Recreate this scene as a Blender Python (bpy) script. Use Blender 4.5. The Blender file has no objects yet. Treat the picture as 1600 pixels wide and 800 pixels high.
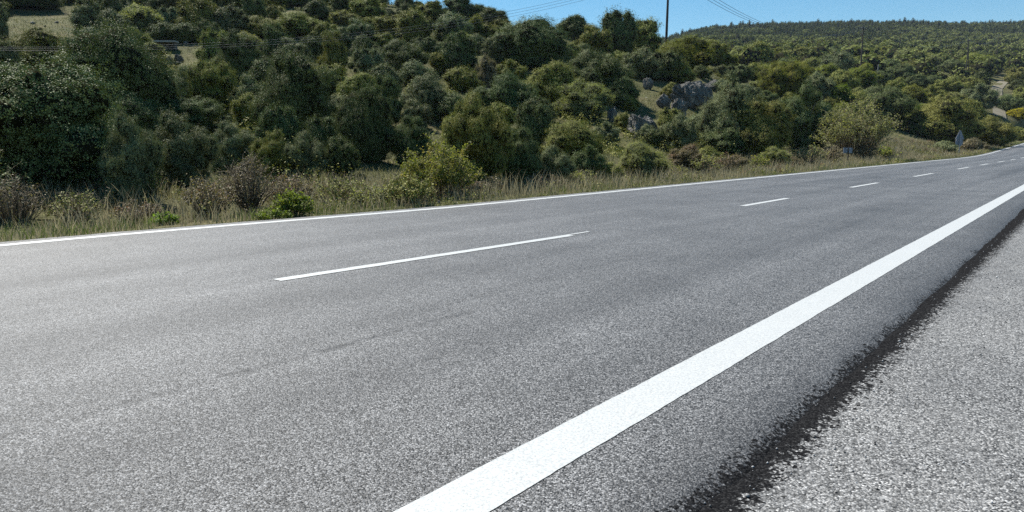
import bpy, math, random
import numpy as np
from mathutils import Vector, Matrix

# ------------------------------------------------------------------ camera, sky, sun, exposure
SC = bpy.context.scene
COL = SC.collection
H = 1.05                      # eye height above the road
F = 1155.0                    # focal length for a 1600 px wide frame
PITCH = math.atan((400 - 226) / F)
cam_d = bpy.data.cameras.new("camera"); cam = bpy.data.objects.new("camera", cam_d); COL.objects.link(cam)
cam_d.sensor_width = 36; cam_d.lens = 36 * F / 1600; cam_d.clip_start = 0.05; cam_d.clip_end = 8000
cam.location = (0, 0, H); cam.rotation_euler = (math.pi / 2 - PITCH, 0, 0)
SC.camera = cam
SUN_EL, SUN_AZ = 51.0, -42.0  # azimuth clockwise from +Y
w = bpy.data.worlds.new("World"); SC.world = w; w.use_nodes = True
nt = w.node_tree; bg = nt.nodes["Background"]
sky = nt.nodes.new("ShaderNodeTexSky"); sky.sky_type = 'NISHITA'; sky.sun_disc = False
sky.sun_elevation = math.radians(SUN_EL); sky.sun_rotation = math.radians(SUN_AZ)
sky.altitude = 700; sky.air_density = 1.0; sky.dust_density = 0.0; sky.ozone_density = 1.0
hs0 = nt.nodes.new("ShaderNodeHueSaturation"); hs0.inputs["Saturation"].default_value = 1.4; hs0.inputs["Hue"].default_value = 0.488
nt.links.new(sky.outputs[0], hs0.inputs["Color"]); nt.links.new(hs0.outputs[0], bg.inputs[0]); bg.inputs[1].default_value = 0.066
sd = bpy.data.lights.new("sun", 'SUN'); sun = bpy.data.objects.new("sun", sd); COL.objects.link(sun)
sd.energy = 5.0; sd.angle = math.radians(0.5); sd.color = (1, 0.955, 0.87)
_a, _e = math.radians(SUN_AZ), math.radians(SUN_EL)
sdir = Vector((math.sin(_a) * math.cos(_e), math.cos(_a) * math.cos(_e), math.sin(_e)))
sun.rotation_euler = sdir.to_track_quat('Z', 'Y').to_euler()
vs = SC.view_settings
vs.view_transform = 'Standard'; vs.look = 'None'; vs.gamma = 1; vs.exposure = 0.9; vs.use_curve_mapping = False
SC.cycles.use_denoising = False
SC.cycles.sample_clamp_indirect = 2.0; SC.cycles.max_bounces = 6; SC.cycles.transparent_max_bounces = 4; SC.cycles.volume_bounces = 0
SC.cycles.diffuse_bounces = 1; SC.cycles.glossy_bounces = 2
rng = np.random.default_rng(7); random.seed(7)

# ------------------------------------------------------------------ helpers
def tag(o, label=None, cat=None, group=None, kind=None):
    if label: o["label"] = label
    if cat: o["category"] = cat
    if group: o["group"] = group
    if kind: o["kind"] = kind
    return o
def link(name, me, mat=None, parent=None):
    o = bpy.data.objects.new(name, me); COL.objects.link(o)
    if mat is not None and me is not None and not me.materials: me.materials.append(mat)
    if parent is not None: o.parent = parent
    return o
def empty(name, loc, rz=0):
    o = bpy.data.objects.new(name, None); COL.objects.link(o); o.location = loc; o.rotation_euler = (0, 0, rz)
    o.empty_display_size = 0.2
    return o
def np_mesh(name, V, faces, attrs=None, smooth=False):
    """faces: int array (n,k)"""
    me = bpy.data.meshes.new(name)
    V = np.asarray(V, np.float32); faces = np.asarray(faces, np.int32)
    n, k = faces.shape
    me.vertices.add(len(V)); me.vertices.foreach_set("co", V.ravel())
    me.loops.add(n * k); me.loops.foreach_set("vertex_index", faces.ravel())
    me.polygons.add(n); me.polygons.foreach_set("loop_start", np.arange(0, n * k, k, dtype=np.int32))
    me.polygons.foreach_set("loop_total", np.full(n, k, np.int32))
    if smooth: me.polygons.foreach_set("use_smooth", np.ones(n, bool))
    for nm, arr in (attrs or {}).items():
        a = me.attributes.new(nm, 'FLOAT', 'POINT'); a.data.foreach_set("value", np.asarray(arr, np.float32))
    me.update(calc_edges=True)
    return me
def sm(a, b, x):
    t = np.clip((x - a) / (b - a), 0, 1); return t * t * (3 - 2 * t)

def vnoise(x, y, seed=0):
    xi = np.floor(x).astype(np.int64); yi = np.floor(y).astype(np.int64); fx = x - xi; fy = y - yi
    fx = fx * fx * (3 - 2 * fx); fy = fy * fy * (3 - 2 * fy)
    def h(a, b):
        n = (a * 374761393 + b * 668265263 + seed * 974634777) & 0x7fffffff
        n = ((n ^ (n >> 13)) * 1274126177) & 0x7fffffff
        return ((n ^ (n >> 16)) & 0xffff) / 65535.0
    return (h(xi, yi) * (1 - fx) + h(xi + 1, yi) * fx) * (1 - fy) + (h(xi, yi + 1) * (1 - fx) + h(xi + 1, yi + 1) * fx) * fy - 0.5

# ------------------------------------------------------------------ materials
def mat(name):
    m = bpy.data.materials.new(name); m.use_nodes = True
    t = m.node_tree; b = t.nodes["Principled BSDF"]
    return m, t, b
def N(t, typ, **kw):
    n = t.nodes.new(typ)
    for k, v in kw.items(): setattr(n, k, v)
    return n
def noise(t, vec, scale, detail=3, rough=0.55):
    n = N(t, "ShaderNodeTexNoise"); n.inputs["Scale"].default_value = scale
    n.inputs["Detail"].default_value = detail; n.inputs["Roughness"].default_value = rough
    if vec is not None: t.links.new(vec, n.inputs["Vector"])
    return n.outputs["Fac"]
def ramp(t, fac, stops):
    r = N(t, "ShaderNodeValToRGB"); t.links.new(fac, r.inputs[0])
    el = r.color_ramp.elements
    while len(el) < len(stops): el.new(0.5)
    for e, (p, c) in zip(el, stops):
        e.position = p; e.color = (*c, 1) if len(c) == 3 else c
    return r.outputs[0]
def g3(v): return (v, v, v)
def mixc(t, fac, a, b, mode='MIX'):
    m = N(t, "ShaderNodeMix", data_type='RGBA', blend_type=mode)
    for sock, val in ((m.inputs[0], fac), (m.inputs[6], a), (m.inputs[7], b)):
        if hasattr(val, "default_value"): t.links.new(val, sock)
        elif isinstance(val, (int, float)): sock.default_value = val
        else: sock.default_value = (*val, 1)
    return m.outputs[2]
def mth(t, op, a, b=None, clamp=False):
    m = N(t, "ShaderNodeMath", operation=op); m.use_clamp = clamp
    for sock, val in ((m.inputs[0], a), (m.inputs[1], b)):
        if val is None: continue
        if hasattr(val, "default_value"): t.links.new(val, sock)
        else: sock.default_value = val
    return m.outputs[0]
def mrange(t, v, a, b, c=0.0, d=1.0):
    m = N(t, "ShaderNodeMapRange"); t.links.new(v, m.inputs[0])
    for i, x in enumerate((a, b, c, d)): m.inputs[i + 1].default_value = x
    return m.outputs[0]
def attr(t, name):
    a = N(t, "ShaderNodeAttribute", attribute_name=name); return a.outputs["Fac"]
def bump(t, b, h, strength, dist):
    n = N(t, "ShaderNodeBump"); n.inputs["Strength"].default_value = strength; n.inputs["Distance"].default_value = dist
    t.links.new(h, n.inputs["Height"]); t.links.new(n.outputs[0], b.inputs["Normal"]); return n

def leaf_mat(name, dark, light, warm=None, trans=0.06, rough=0.6, spec=0.07):
    m, t, b = mat(name)
    oi = N(t, "ShaderNodeObjectInfo")
    c = mixc(t, mrange(t, attr(t, "rnd"), 0, 1, 0.3, 0.9), dark, light)
    if warm: c = mixc(t, mrange(t, attr(t, "clump"), 0.72, 0.95), c, warm)
    hs = N(t, "ShaderNodeHueSaturation"); t.links.new(c, hs.inputs["Color"])
    t.links.new(mrange(t, oi.outputs["Random"], 0, 1, 0.485, 0.515), hs.inputs["Hue"])
    t.links.new(mth(t, 'ADD', mth(t, 'MULTIPLY', attr(t, "clump"), 0.55), mrange(t, oi.outputs["Random"], 0, 1, 0.6, 0.85)), hs.inputs["Value"])
    t.links.new(hs.outputs[0], b.inputs["Base Color"])
    b.inputs["Roughness"].default_value = rough; b.inputs["Specular IOR Level"].default_value = spec
    tr = N(t, "ShaderNodeBsdfTranslucent"); tc = mixc(t, 1.0, hs.outputs[0], (1.5, 1.6, 0.7), 'MULTIPLY'); t.links.new(tc, tr.inputs[0])
    mx = N(t, "ShaderNodeMixShader"); mx.inputs[0].default_value = trans
    t.links.new(b.outputs[0], mx.inputs[1]); t.links.new(tr.outputs[0], mx.inputs[2])
    t.links.new(mx.outputs[0], t.nodes["Material Output"].inputs[0])
    return m
M = {}
M['dark'] = leaf_mat("leaf_dark_green", (0.058, 0.074, 0.026), (0.17, 0.20, 0.078))
M['grey'] = leaf_mat("leaf_grey_green", (0.090, 0.104, 0.048), (0.235, 0.255, 0.122))
M['olive'] = leaf_mat("leaf_olive", (0.110, 0.118, 0.028), (0.30, 0.30, 0.082))
M['yellow'] = leaf_mat("leaf_yellow_green", (0.09, 0.115, 0.028), (0.24, 0.26, 0.065), warm=(0.26, 0.23, 0.06), trans=0.3)
M['bright'] = leaf_mat("leaf_bright_green", (0.08, 0.12, 0.02), (0.17, 0.22, 0.045), trans=0.35)
M['pale'] = leaf_mat("leaf_pale_olive", (0.13, 0.14, 0.055), (0.29, 0.29, 0.14), trans=0.3)
M['brown'] = leaf_mat("leaf_brown_dry", (0.10, 0.085, 0.045), (0.23, 0.185, 0.11), warm=(0.17, 0.085, 0.06), trans=0.2, spec=0.2, rough=0.7)
M['flower'] = leaf_mat("flower_yellow", (0.16, 0.16, 0.03), (0.5, 0.42, 0.03), trans=0.3)
M['mauve'] = leaf_mat("leaf_mauve_dry", (0.11, 0.09, 0.055), (0.24, 0.20, 0.125), trans=0.15, spec=0.2, rough=0.7)
M['wood_far'] = leaf_mat("woodland_leaf", (0.030, 0.048, 0.022), (0.17, 0.175, 0.055), trans=0.1, rough=0.8, spec=0.03)
m, t, b = mat("bark"); M['bark'] = m
tc = N(t, "ShaderNodeTexCoord").outputs["Object"]
t.links.new(ramp(t, noise(t, tc, 18, 4), [(0.3, (0.05, 0.042, 0.034)), (0.7, (0.16, 0.14, 0.12))]), b.inputs["Base Color"]); b.inputs["Roughness"].default_value = 0.9
m, t, b = mat("dry_twig"); M['twig'] = m
t.links.new(mixc(t, attr(t, "rnd"), (0.08, 0.06, 0.036), (0.26, 0.215, 0.15)), b.inputs["Base Color"]); b.inputs["Roughness"].default_value = 0.8
b.inputs["Specular IOR Level"].default_value = 0.2
m, t, b = mat("twig_core_shade"); M['heart'] = m  # twig cores inside crowns, near-black so the inner shade sits in the colour
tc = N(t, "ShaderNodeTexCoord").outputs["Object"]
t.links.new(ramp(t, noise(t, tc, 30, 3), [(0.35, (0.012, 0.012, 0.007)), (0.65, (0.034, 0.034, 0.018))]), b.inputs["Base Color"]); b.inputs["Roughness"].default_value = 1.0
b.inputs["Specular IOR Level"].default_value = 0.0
def grass_mat(name, a, c, trans=0.3):
    m, t, b = mat(name)
    cc = mixc(t, attr(t, "rnd"), a, c); t.links.new(cc, b.inputs["Base Color"]); b.inputs["Roughness"].default_value = 0.6
    b.inputs["Specular IOR Level"].default_value = 0.25
    tr = N(t, "ShaderNodeBsdfTranslucent"); t.links.new(cc, tr.inputs[0]); mx = N(t, "ShaderNodeMixShader"); mx.inputs[0].default_value = trans
    t.links.new(b.outputs[0], mx.inputs[1]); t.links.new(tr.outputs[0], mx.inputs[2]); t.links.new(mx.outputs[0], t.nodes["Material Output"].inputs[0])
    return m
M['grass'] = grass_mat("grass_green", (0.075, 0.105, 0.025), (0.17, 0.20, 0.06))
M['straw'] = grass_mat("grass_straw", (0.16, 0.14, 0.08), (0.42, 0.37, 0.23))
M['hillgrass'] = grass_mat("grass_hillside", (0.085, 0.095, 0.035), (0.20, 0.19, 0.09))

# ------------------------------------------------------------------ road frame (s along, p to the left)
RA = math.radians(38.2); DX, DY = math.sin(RA), math.cos(RA); NX, NY = -math.cos(RA), math.sin(RA)
def roadz(s):
    s = np.asarray(s, float)
    return np.where(s < 68, 0, np.where(s < 90, 5e-4 * (s - 68) ** 2, 0.242 + 0.025 * (s - 90)))
def sp(x, y): return x * DX + y * DY, x * NX + y * NY
def xy(s, p): return s * DX + p * NX, s * DY + p * NY
def pl(s): return 8.53 + 0.47 * (1 - sm(3.0, 10.0, s))
def pc(s): return 4.76 + 0.2 * np.clip((7.4 - s) / 4, 0, 1.0)

# ------------------------------------------------------------------ terrain: columns of (forward distance, picture row of the bare ground)
COLS = {
 -700: [(8, 378), (12, 318), (16, 262), (22, 205), (30, 150), (42, 95), (60, 40), (90, -20), (120, -45), (200, -20), (800, 40), (3000, 140)],
 -200: [(8, 378), (12, 322), (16, 280), (21, 235), (28, 185), (40, 120), (60, 52), (90, -10), (120, -35), (200, -20), (800, 40), (3000, 140)],
 0: [(8, 378), (11, 335), (15, 300), (20, 258), (28, 198), (40, 130), (60, 58), (90, -5), (120, -30), (200, -20), (800, 40), (3000, 140)],
 300: [(9, 360), (12, 327), (15, 303), (20, 268), (28, 215), (40, 150), (60, 78), (90, 5), (110, -15), (200, 0), (800, 50), (3000, 140)],
 640: [(12, 327), (15, 307), (18, 293), (22, 268), (30, 225), (42, 165), (60, 100), (90, 32), (105, 18), (140, 40), (300, 90), (800, 90), (3000, 140)],
 850: [(15, 307), (18, 293), (22, 270), (30, 238), (42, 190), (60, 125), (85, 60), (95, 55), (140, 85), (300, 100), (700, 95), (3000, 140)],
 1000: [(18, 293), (22, 281), (26, 270), (34, 245), (42, 210), (55, 155), (75, 100), (90, 88), (120, 95), (300, 100), (700, 80), (900, 90), (3000, 140)],
 1100: [(22, 281), (26, 272), (32, 260), (42, 238), (50, 190), (60, 155), (80, 118), (100, 105), (150, 100), (300, 92), (700, 55), (900, 66), (3000, 140)],
 1200: [(26, 272), (32, 264), (38, 254), (46, 243), (60, 218), (80, 168), (110, 130), (160, 108), (300, 90), (500, 72), (700, 49), (900, 66), (3000, 140)],
 1320: [(32, 264), (40, 256), (46, 248), (54, 222), (62, 196), (72, 196), (85, 190), (110, 150), (160, 118), (250, 98), (450, 75), (700, 47), (900, 66), (3000, 140)],
 1420: [(38, 258), (50, 250), (56, 246), (64, 234), (72, 220), (82, 218), (95, 203), (120, 162), (170, 127), (260, 100), (450, 78), (700, 47), (900, 66), (3000, 140)],
 1500: [(50, 250), (62, 246), (85, 238), (95, 228), (110, 203), (140, 165), (190, 132), (260, 108), (450, 80), (700, 49), (900, 66), (3000, 140)],
 1600: [(50, 250), (60, 246), (115, 230), (125, 218), (140, 197), (180, 152), (240, 118), (320, 98), (450, 80), (700, 47), (900, 66), (3000, 140)],
 2300: [(50, 250), (60, 246), (115, 232), (160, 225), (300, 190), (700, 70), (900, 80), (3000, 140)],
}
_cu = np.array(sorted(COLS), float)
_LY = np.linspace(math.log(6), math.log(3000), 240)
_tab = []
for u_ in sorted(COLS):
    ys, vv = zip(*COLS[u_]); e = (226 - np.array(vv, float)) / F
    _tab.append(np.interp(_LY, np.log(ys), e))
_tab = np.array(_tab)
_k = np.array([1, 2, 3, 2, 1.]) / 9
_tab = np.array([np.convolve(np.pad(r, 2, 'edge'), _k, 'valid') for r in _tab])
_UU = np.linspace(-700, 2300, 301)
_g = np.array([np.interp(_UU, _cu, _tab[:, j]) for j in range(len(_LY))]).T
_k2 = np.hanning(9); _k2 /= _k2.sum()
_g = np.apply_along_axis(lambda r: np.convolve(np.pad(r, 4, 'edge'), _k2, 'valid'), 0, _g)
def ground_z(x, y, detail=True):
    x = np.asarray(x, float); y = np.asarray(y, float)
    r = np.hypot(x, y) + 1e-6
    yc = np.maximum(y, r * 0.42)
    u = np.clip(800 + F * x / yc, -700, 2299.9)
    ly = np.clip(np.log(np.maximum(yc, 6.001)), _LY[0], _LY[-1] - 1e-6)
    fi = (u + 700) / 10; i = np.clip(fi.astype(int), 0, 299); fi = fi - i
    fj = (ly - _LY[0]) / (_LY[1] - _LY[0]); j = np.clip(fj.astype(int), 0, 238); fj = fj - j
    e = (_g[i, j] * (1 - fi) + _g[i + 1, j] * fi) * (1 - fj) + (_g[i, j + 1] * (1 - fi) + _g[i + 1, j + 1] * fi) * fj
    z = H + e * yc
    back = sm(0.42, 0.0, y / r)             # level out beside and behind the camera
    z = z * (1 - back) + back * (0.0 + 0.02 * np.maximum(r - 20, 0))
    s, p = sp(x, y); rz = roadz(s)
    if detail:
        amp = sm(10.5, 16, p)
        z = z + amp * (vnoise(x / 6, y / 6, 1) * 0.7 + vnoise(x / 1.7, y / 1.7, 2) * 0.25 + vnoise(x / 25, y / 25, 3) * 1.2 * sm(60, 150, r))
    far_side = sm(9.7, 13.5, p)
    verge = rz - 0.03 - 0.12 * sm(9.5, 11.2, p)
    zz = verge * (1 - far_side) + z * far_side
    near = rz - 0.12 + np.where(p < -3, np.minimum(0.06 * (-3 - p), 3) , 0)
    zz = np.where(p < 9.35, np.where(p < 0.7, near, rz - 0.12), zz)
    return zz
def project(x, y, z):
    c, s_ = math.cos(PITCH), math.sin(PITCH)
    d = y * c - (z - H) * s_; up = y * s_ + (z - H) * c
    return 800 + F * x / d, 400 - F * up / d
def raydir(u, v):
    a = (u - 800) / F; b = -(v - 400) / F; c, s_ = math.cos(PITCH), math.sin(PITCH)
    return a, c + b * s_, -s_ + b * c
def hit(u, v, y0=7.0, y1=850.0):
    dx, dy, dz = raydir(u, v)
    Y = np.exp(np.linspace(math.log(y0), math.log(y1), 900)); t_ = Y / dy
    gz = ground_z(dx * t_, Y); below = gz >= H + dz * t_
    k = int(np.argmax(below)) if below.any() else None
    if k is None: return None
    return float(dx * t_[k]), float(Y[k]), float(gz[k])
def gz1(x, y): return float(ground_z(np.array([x]), np.array([y]))[0])

# ground sheet: polar fan, fine in front
th = np.concatenate([np.linspace(-180, -50, 40, endpoint=False), np.linspace(-50, 50, 420, endpoint=False), np.linspace(50, 180, 40, endpoint=False)])
th = np.radians(th); rr = np.exp(np.linspace(math.log(0.8), math.log(3200), 460))
R_, T_ = np.meshgrid(rr, th, indexing='ij'); X = R_ * np.sin(T_); Y = R_ * np.cos(T_); Z = ground_z(X, Y)
nr, ntn = R_.shape
V = np.stack([X, Y, Z], -1).reshape(-1, 3); V = np.vstack([V, [[0, 0, -0.12]]])
i, j = np.meshgrid(np.arange(nr - 1), np.arange(ntn), indexing='ij'); j2 = (j + 1) % ntn
Fq = np.stack([i * ntn + j, i * ntn + j2, (i + 1) * ntn + j2, (i + 1) * ntn + j], -1).reshape(-1, 4)
cen = np.stack([np.full(ntn, len(V) - 1), np.arange(ntn), (np.arange(ntn) + 1) % ntn, (np.arange(ntn) + 1) % ntn], -1)
me = np_mesh("ground", V, Fq, smooth=True)
m, t, b = mat("hillside_soil_and_grass"); M['ground'] = m
tc = N(t, "ShaderNodeTexCoord").outputs["Object"]
c1 = ramp(t, noise(t, tc, 0.35, 5, 0.6), [(0.32, (0.075, 0.080, 0.032)), (0.5, (0.115, 0.120, 0.052)), (0.66, (0.17, 0.15, 0.085))])
c2 = ramp(t, noise(t, tc, 9, 4, 0.7), [(0.35, (0.35, 0.35, 0.3)), (0.65, (1.25, 1.2, 1.1))])
c3 = mixc(t, 1.0, c1, c2, 'MULTIPLY')
st = mrange(t, noise(t, tc, 2.2, 5, 0.7), 0.66, 0.70)
t.links.new(mixc(t, st, c3, (0.36, 0.34, 0.31)), b.inputs["Base Color"]); b.inputs["Roughness"].default_value = 0.95
b.inputs["Specular IOR Level"].default_value = 0.1
bump(t, b, noise(t, tc, 5, 5, 0.7), 0.9, 0.15)
gr = link("ground", me, m); tag(gr, kind="structure")

# ------------------------------------------------------------------ road, markings, shoulder
ss = np.concatenate([np.linspace(-60, 0, 40, endpoint=False), np.linspace(0, 60, 400, endpoint=False), np.linspace(60, 260, 160)])
def strip(name, p_list, z_list, s_arr, material, kind="structure"):
    """p_list, z_list: functions or numbers of s, left to right"""
    P = np.stack([np.broadcast_to(f(s_arr) if callable(f) else f, s_arr.shape) for f in p_list], 1).astype(float)
    ZZ = np.stack([np.broadcast_to(f(s_arr) if callable(f) else f, s_arr.shape) for f in z_list], 1) + roadz(s_arr)[:, None]
    S = np.repeat(s_arr[:, None], P.shape[1], 1); x, y = xy(S, P)
    V = np.stack([x, y, ZZ], -1).reshape(-1, 3); n, k = P.shape
    i, j = np.meshgrid(np.arange(n - 1), np.arange(k - 1), indexing='ij')
    Fq = np.stack([i * k + j, i * k + j + 1, (i + 1) * k + j + 1, (i + 1) * k + j], -1).reshape(-1, 4)[:, ::-1]
    # orient up
    a, b_, c_ = V[Fq[0, 0]], V[Fq[0, 1]], V[Fq[0, 2]]
    if np.cross(b_ - a, c_ - a)[2] < 0: Fq = Fq[:, ::-1]
    me = np_mesh(name, V, Fq, {"along": S.ravel(), "across": P.ravel()}, smooth=True)
    o = link(name, me, material); tag(o, kind=kind); return o
def aggregate(t, tc, scale, lo, hi):
    """stone chips in bitumen: voronoi cells with their own grey"""
    v = N(t, "ShaderNodeTexVoronoi"); v.inputs["Scale"].default_value = scale; t.links.new(tc, v.inputs["Vector"])
    bw = N(t, "ShaderNodeSeparateColor"); t.links.new(v.outputs["Color"], bw.inputs[0])
    chips = ramp(t, bw.outputs[0], [(0.0, g3(lo)), (0.55, g3((lo + hi) * 0.42)), (0.85, g3(hi * 0.85)), (1.0, g3(hi * 1.3))])
    gap = mrange(t, v.outputs["Distance"], 0.25, 0.6, 1.0, 0.35)
    return mixc(t, 1.0, chips, mixc(t, gap, (0.25, 0.25, 0.25), (1, 1, 1)), 'MULTIPLY'), v.outputs["Distance"]
m, t, b = mat("asphalt"); M['asphalt'] = m
tc = N(t, "ShaderNodeTexCoord").outputs["Object"]
cells, dist = aggregate(t, tc, 165, 0.010, 0.54)
comb = N(t, "ShaderNodeCombineXYZ"); t.links.new(mth(t, 'MULTIPLY', attr(t, "along"), 0.05), comb.inputs[0]); t.links.new(attr(t, "across"), comb.inputs[1])
wear = ramp(t, noise(t, comb.outputs[0], 1.3, 4, 0.6), [(0.3, g3(0.72)), (0.7, g3(1.22))])
patch = ramp(t, noise(t, tc, 0.7, 5, 0.65), [(0.3, g3(0.80)), (0.7, g3(1.15))])
col = mixc(t, 1.0, mixc(t, 1.0, cells, wear, 'MULTIPLY'), patch, 'MULTIPLY')
# old wheel tracks, slightly darker
def track(p0, wd, k):
    d = mth(t, 'ABSOLUTE', mth(t, 'SUBTRACT', attr(t, "across"), p0)); return mth(t, 'MULTIPLY', mrange(t, d, 0, wd, 1, 0), k)
tr_ = mth(t, 'ADD', mth(t, 'ADD', track(2.55, 0.35, 0.20), track(6.4, 0.35, 0.25)), track(4.2, 0.45, 0.12))
col = mixc(t, tr_, col, (0.03, 0.03, 0.032))
col = mixc(t, mth(t, 'MULTIPLY', track(3.05, 0.06, 0.9), mth(t, 'MULTIPLY', mrange(t, noise(t, tc, 3.0, 5, 0.8), 0.42, 0.58), mrange(t, attr(t, 'along'), 2.0, 5.0, 1, 0))), col, (0.02, 0.02, 0.021))
# bitumen bead along the edge nearest the verge
ne = mth(t, 'ADD', attr(t, "across"), mth(t, 'MULTIPLY', mth(t, 'SUBTRACT', noise(t, tc, 12, 6, 0.8), 0.5), 0.16))
ne = mth(t, 'ADD', ne, mth(t, 'MULTIPLY', mth(t, 'SUBTRACT', noise(t, tc, 1.6, 3, 0.6), 0.5), 0.14))
def chip(t, tc, scale, amp):
    v = N(t, "ShaderNodeTexVoronoi"); v.inputs["Scale"].default_value = scale; t.links.new(tc, v.inputs["Vector"])
    q = N(t, "ShaderNodeSeparateColor"); t.links.new(v.outputs["Color"], q.inputs[0])
    return mth(t, 'MULTIPLY', mth(t, 'SUBTRACT', q.outputs[1], 0.5), amp), q.outputs[2], v.outputs["Distance"]
ne = mth(t, 'ADD', ne, chip(t, tc, 90, 0.08)[0])
edge = mrange(t, ne, 0.855, 0.875, 0.98, 0.0)
near_lane = mrange(t, ne, 1.22, 0.90, 0.0, 0.45)
col = mixc(t, near_lane, col, (0.05, 0.05, 0.052))
col = mixc(t, edge, col, mixc(t, 0.10, (0.008, 0.008, 0.009), cells))
t.links.new(mixc(t, 1.0, col, (0.635, 0.635, 0.64), 'MULTIPLY'), b.inputs["Base Color"])
b.inputs["Roughness"].default_value = 0.55; t.links.new(mth(t, "MULTIPLY", mth(t, "SUBTRACT", 1.0, edge), 0.24), b.inputs["Specular IOR Level"])
bm_ = bump(t, b, mth(t, 'MULTIPLY', dist, -1.0), 0.7, 0.004)
def edge_l(s): return pl(s) + 0.36 + 0.05 * vnoise(s * 3, s * 0 + 2, 5)
def edge_r(s): return 0.80 + 0.012 * s.clip(0, 20) * 0.6 + 0.03 * vnoise(s * 1.6, s * 0, 6) + 0.02 * vnoise(s * 9, s * 0, 7)
strip("road", [edge_l, lambda s: edge_l(s) - 0.03, pl, 7.0, 6.0, pc, 3.5, 2.5, 1.6, lambda s: edge_r(s) + 0.16, lambda s: edge_r(s) + 0.06, edge_r],
      [-0.10, 0, 0, 0, 0, 0, 0, 0, 0, 0.0, -0.004, -0.024], ss, m)

m, t, b = mat("road_paint"); M['paint'] = m
tc = N(t, "ShaderNodeTexCoord").outputs["Object"]
f1 = noise(t, tc, 110, 3, 0.7); f2 = noise(t, tc, 3, 4, 0.7)
c = ramp(t, f1, [(0.34, (0.30, 0.31, 0.31)), (0.50, (0.42, 0.43, 0.425)), (0.7, (0.49, 0.50, 0.49))])
c = mixc(t, mrange(t, f2, 0.5, 0.8, 0, 0.25), c, (0.5, 0.5, 0.49))
c = mixc(t, mrange(t, noise(t, tc, 160, 2, 0.6), 0.67, 0.72, 0, 0.8), c, (0.15, 0.15, 0.15))
t.links.new(c, b.inputs["Base Color"]); b.inputs["Roughness"].default_value = 0.55
bump(t, b, f1, 0.35, 0.003)
s1 = np.concatenate([np.linspace(-20, 40, 1500, endpoint=False), np.linspace(40, 260, 300)])
def jag(seed, a): return lambda s: a * vnoise(s * 9, s * 0, seed) + a * 0.7 * vnoise(s * 31, s * 0, seed + 1)
strip("road_marking_edge_line", [lambda s: 1.505 + jag(11, 0.004)(s), lambda s: 1.29 + jag(13, 0.004)(s)], [0.0025, 0.0025], s1, m)
strip("road_marking_edge_line", [lambda s: pl(s) + 0.09 + jag(15, 0.02)(s), lambda s: pl(s) - 0.085 + jag(17, 0.02)(s)], [0.0025, 0.0025], s1, m)
dashes = [(-4.6, -1), (3.33, 7.16), (12.5, 14.85), (19.6, 22.5), (27.6, 31.2), (37.3, 40.8), (45.2, 48.5), (53.4, 57.4), (61.5, 65.6), (70, 74), (78, 82), (86, 90), (94, 98), (102, 106)]
for a_, b__ in dashes:
    sa = np.linspace(a_, b__, 40)
    o = strip("road_marking_dash", [lambda s: pc(s) + 0.06 + jag(21, 0.008)(s), lambda s: pc(s) - 0.06 + jag(23, 0.008)(s)], [0.004, 0.004], sa, m)
    tag(o, kind="structure", group="centre line dashes")
sa = np.linspace(7.16, 7.62, 8)
strip("road_marking_dash", [lambda s: pc(s) + 0.065, lambda s: pc(s) + 0.02], [0.004, 0.004], sa, m)

m, t, b = mat("gravelly_shoulder"); M['shoulder'] = m
tc = N(t, "ShaderNodeTexCoord").outputs["Object"]
cells, dist = aggregate(t, tc, 140, 0.02, 0.50)
cells2, dist2 = aggregate(t, tc, 95, 0.05, 0.48)
cc = mixc(t, mrange(t, noise(t, tc, 6, 4, 0.7), 0.45, 0.62, 0, 0.6), cells, cells2)
patch = ramp(t, noise(t, tc, 1.1, 5, 0.7), [(0.3, (0.78, 0.78, 0.78)), (0.7, (1.15, 1.14, 1.12))])
cc = mixc(t, 1.0, cc, patch, 'MULTIPLY')
pits = mrange(t, noise(t, tc, 46, 2, 0.5), 0.64, 0.69, 0, 0.95)
_, cr_, cd_ = chip(t, tc, 26, 1)
pits = mth(t, 'MULTIPLY', mrange(t, cr_, 0.80, 0.82, 0, 0.95), mrange(t, cd_, 0.26, 0.36, 1, 0))
cc = mixc(t, pits, cc, (0.02, 0.02, 0.022))
tar = mth(t, 'ADD', attr(t, "across"), mth(t, 'MULTIPLY', mth(t, 'SUBTRACT', noise(t, tc, 12, 6, 0.8), 0.5), 0.20))
tar = mth(t, 'ADD', tar, chip(t, tc, 80, 0.10)[0])
tf = mrange(t, tar, 0.715, 0.735, 0.0, 1.0)
cc = mixc(t, tf, cc, mixc(t, 0.06, (0.008, 0.008, 0.009), cells))
t.links.new(cc, b.inputs["Base Color"]); b.inputs["Roughness"].default_value = 0.75; t.links.new(mth(t, "MULTIPLY", mth(t, "SUBTRACT", 1.0, tf), 0.3), b.inputs["Specular IOR Level"])
hh = mth(t, 'ADD', mth(t, 'MULTIPLY', dist, -0.4), noise(t, tc, 40, 4, 0.7))
bump(t, b, hh, 0.9, 0.010)
strip("road_shoulder", [lambda s: edge_r(s) + 0.10, 0.6, 0.3, -0.3, -1.2, -2.5, lambda s: -3.6 + 0.3 * vnoise(s, s * 0, 9)], [-0.021, -0.02, -0.018, -0.018, -0.03, -0.04, -0.07], ss, m)

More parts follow.
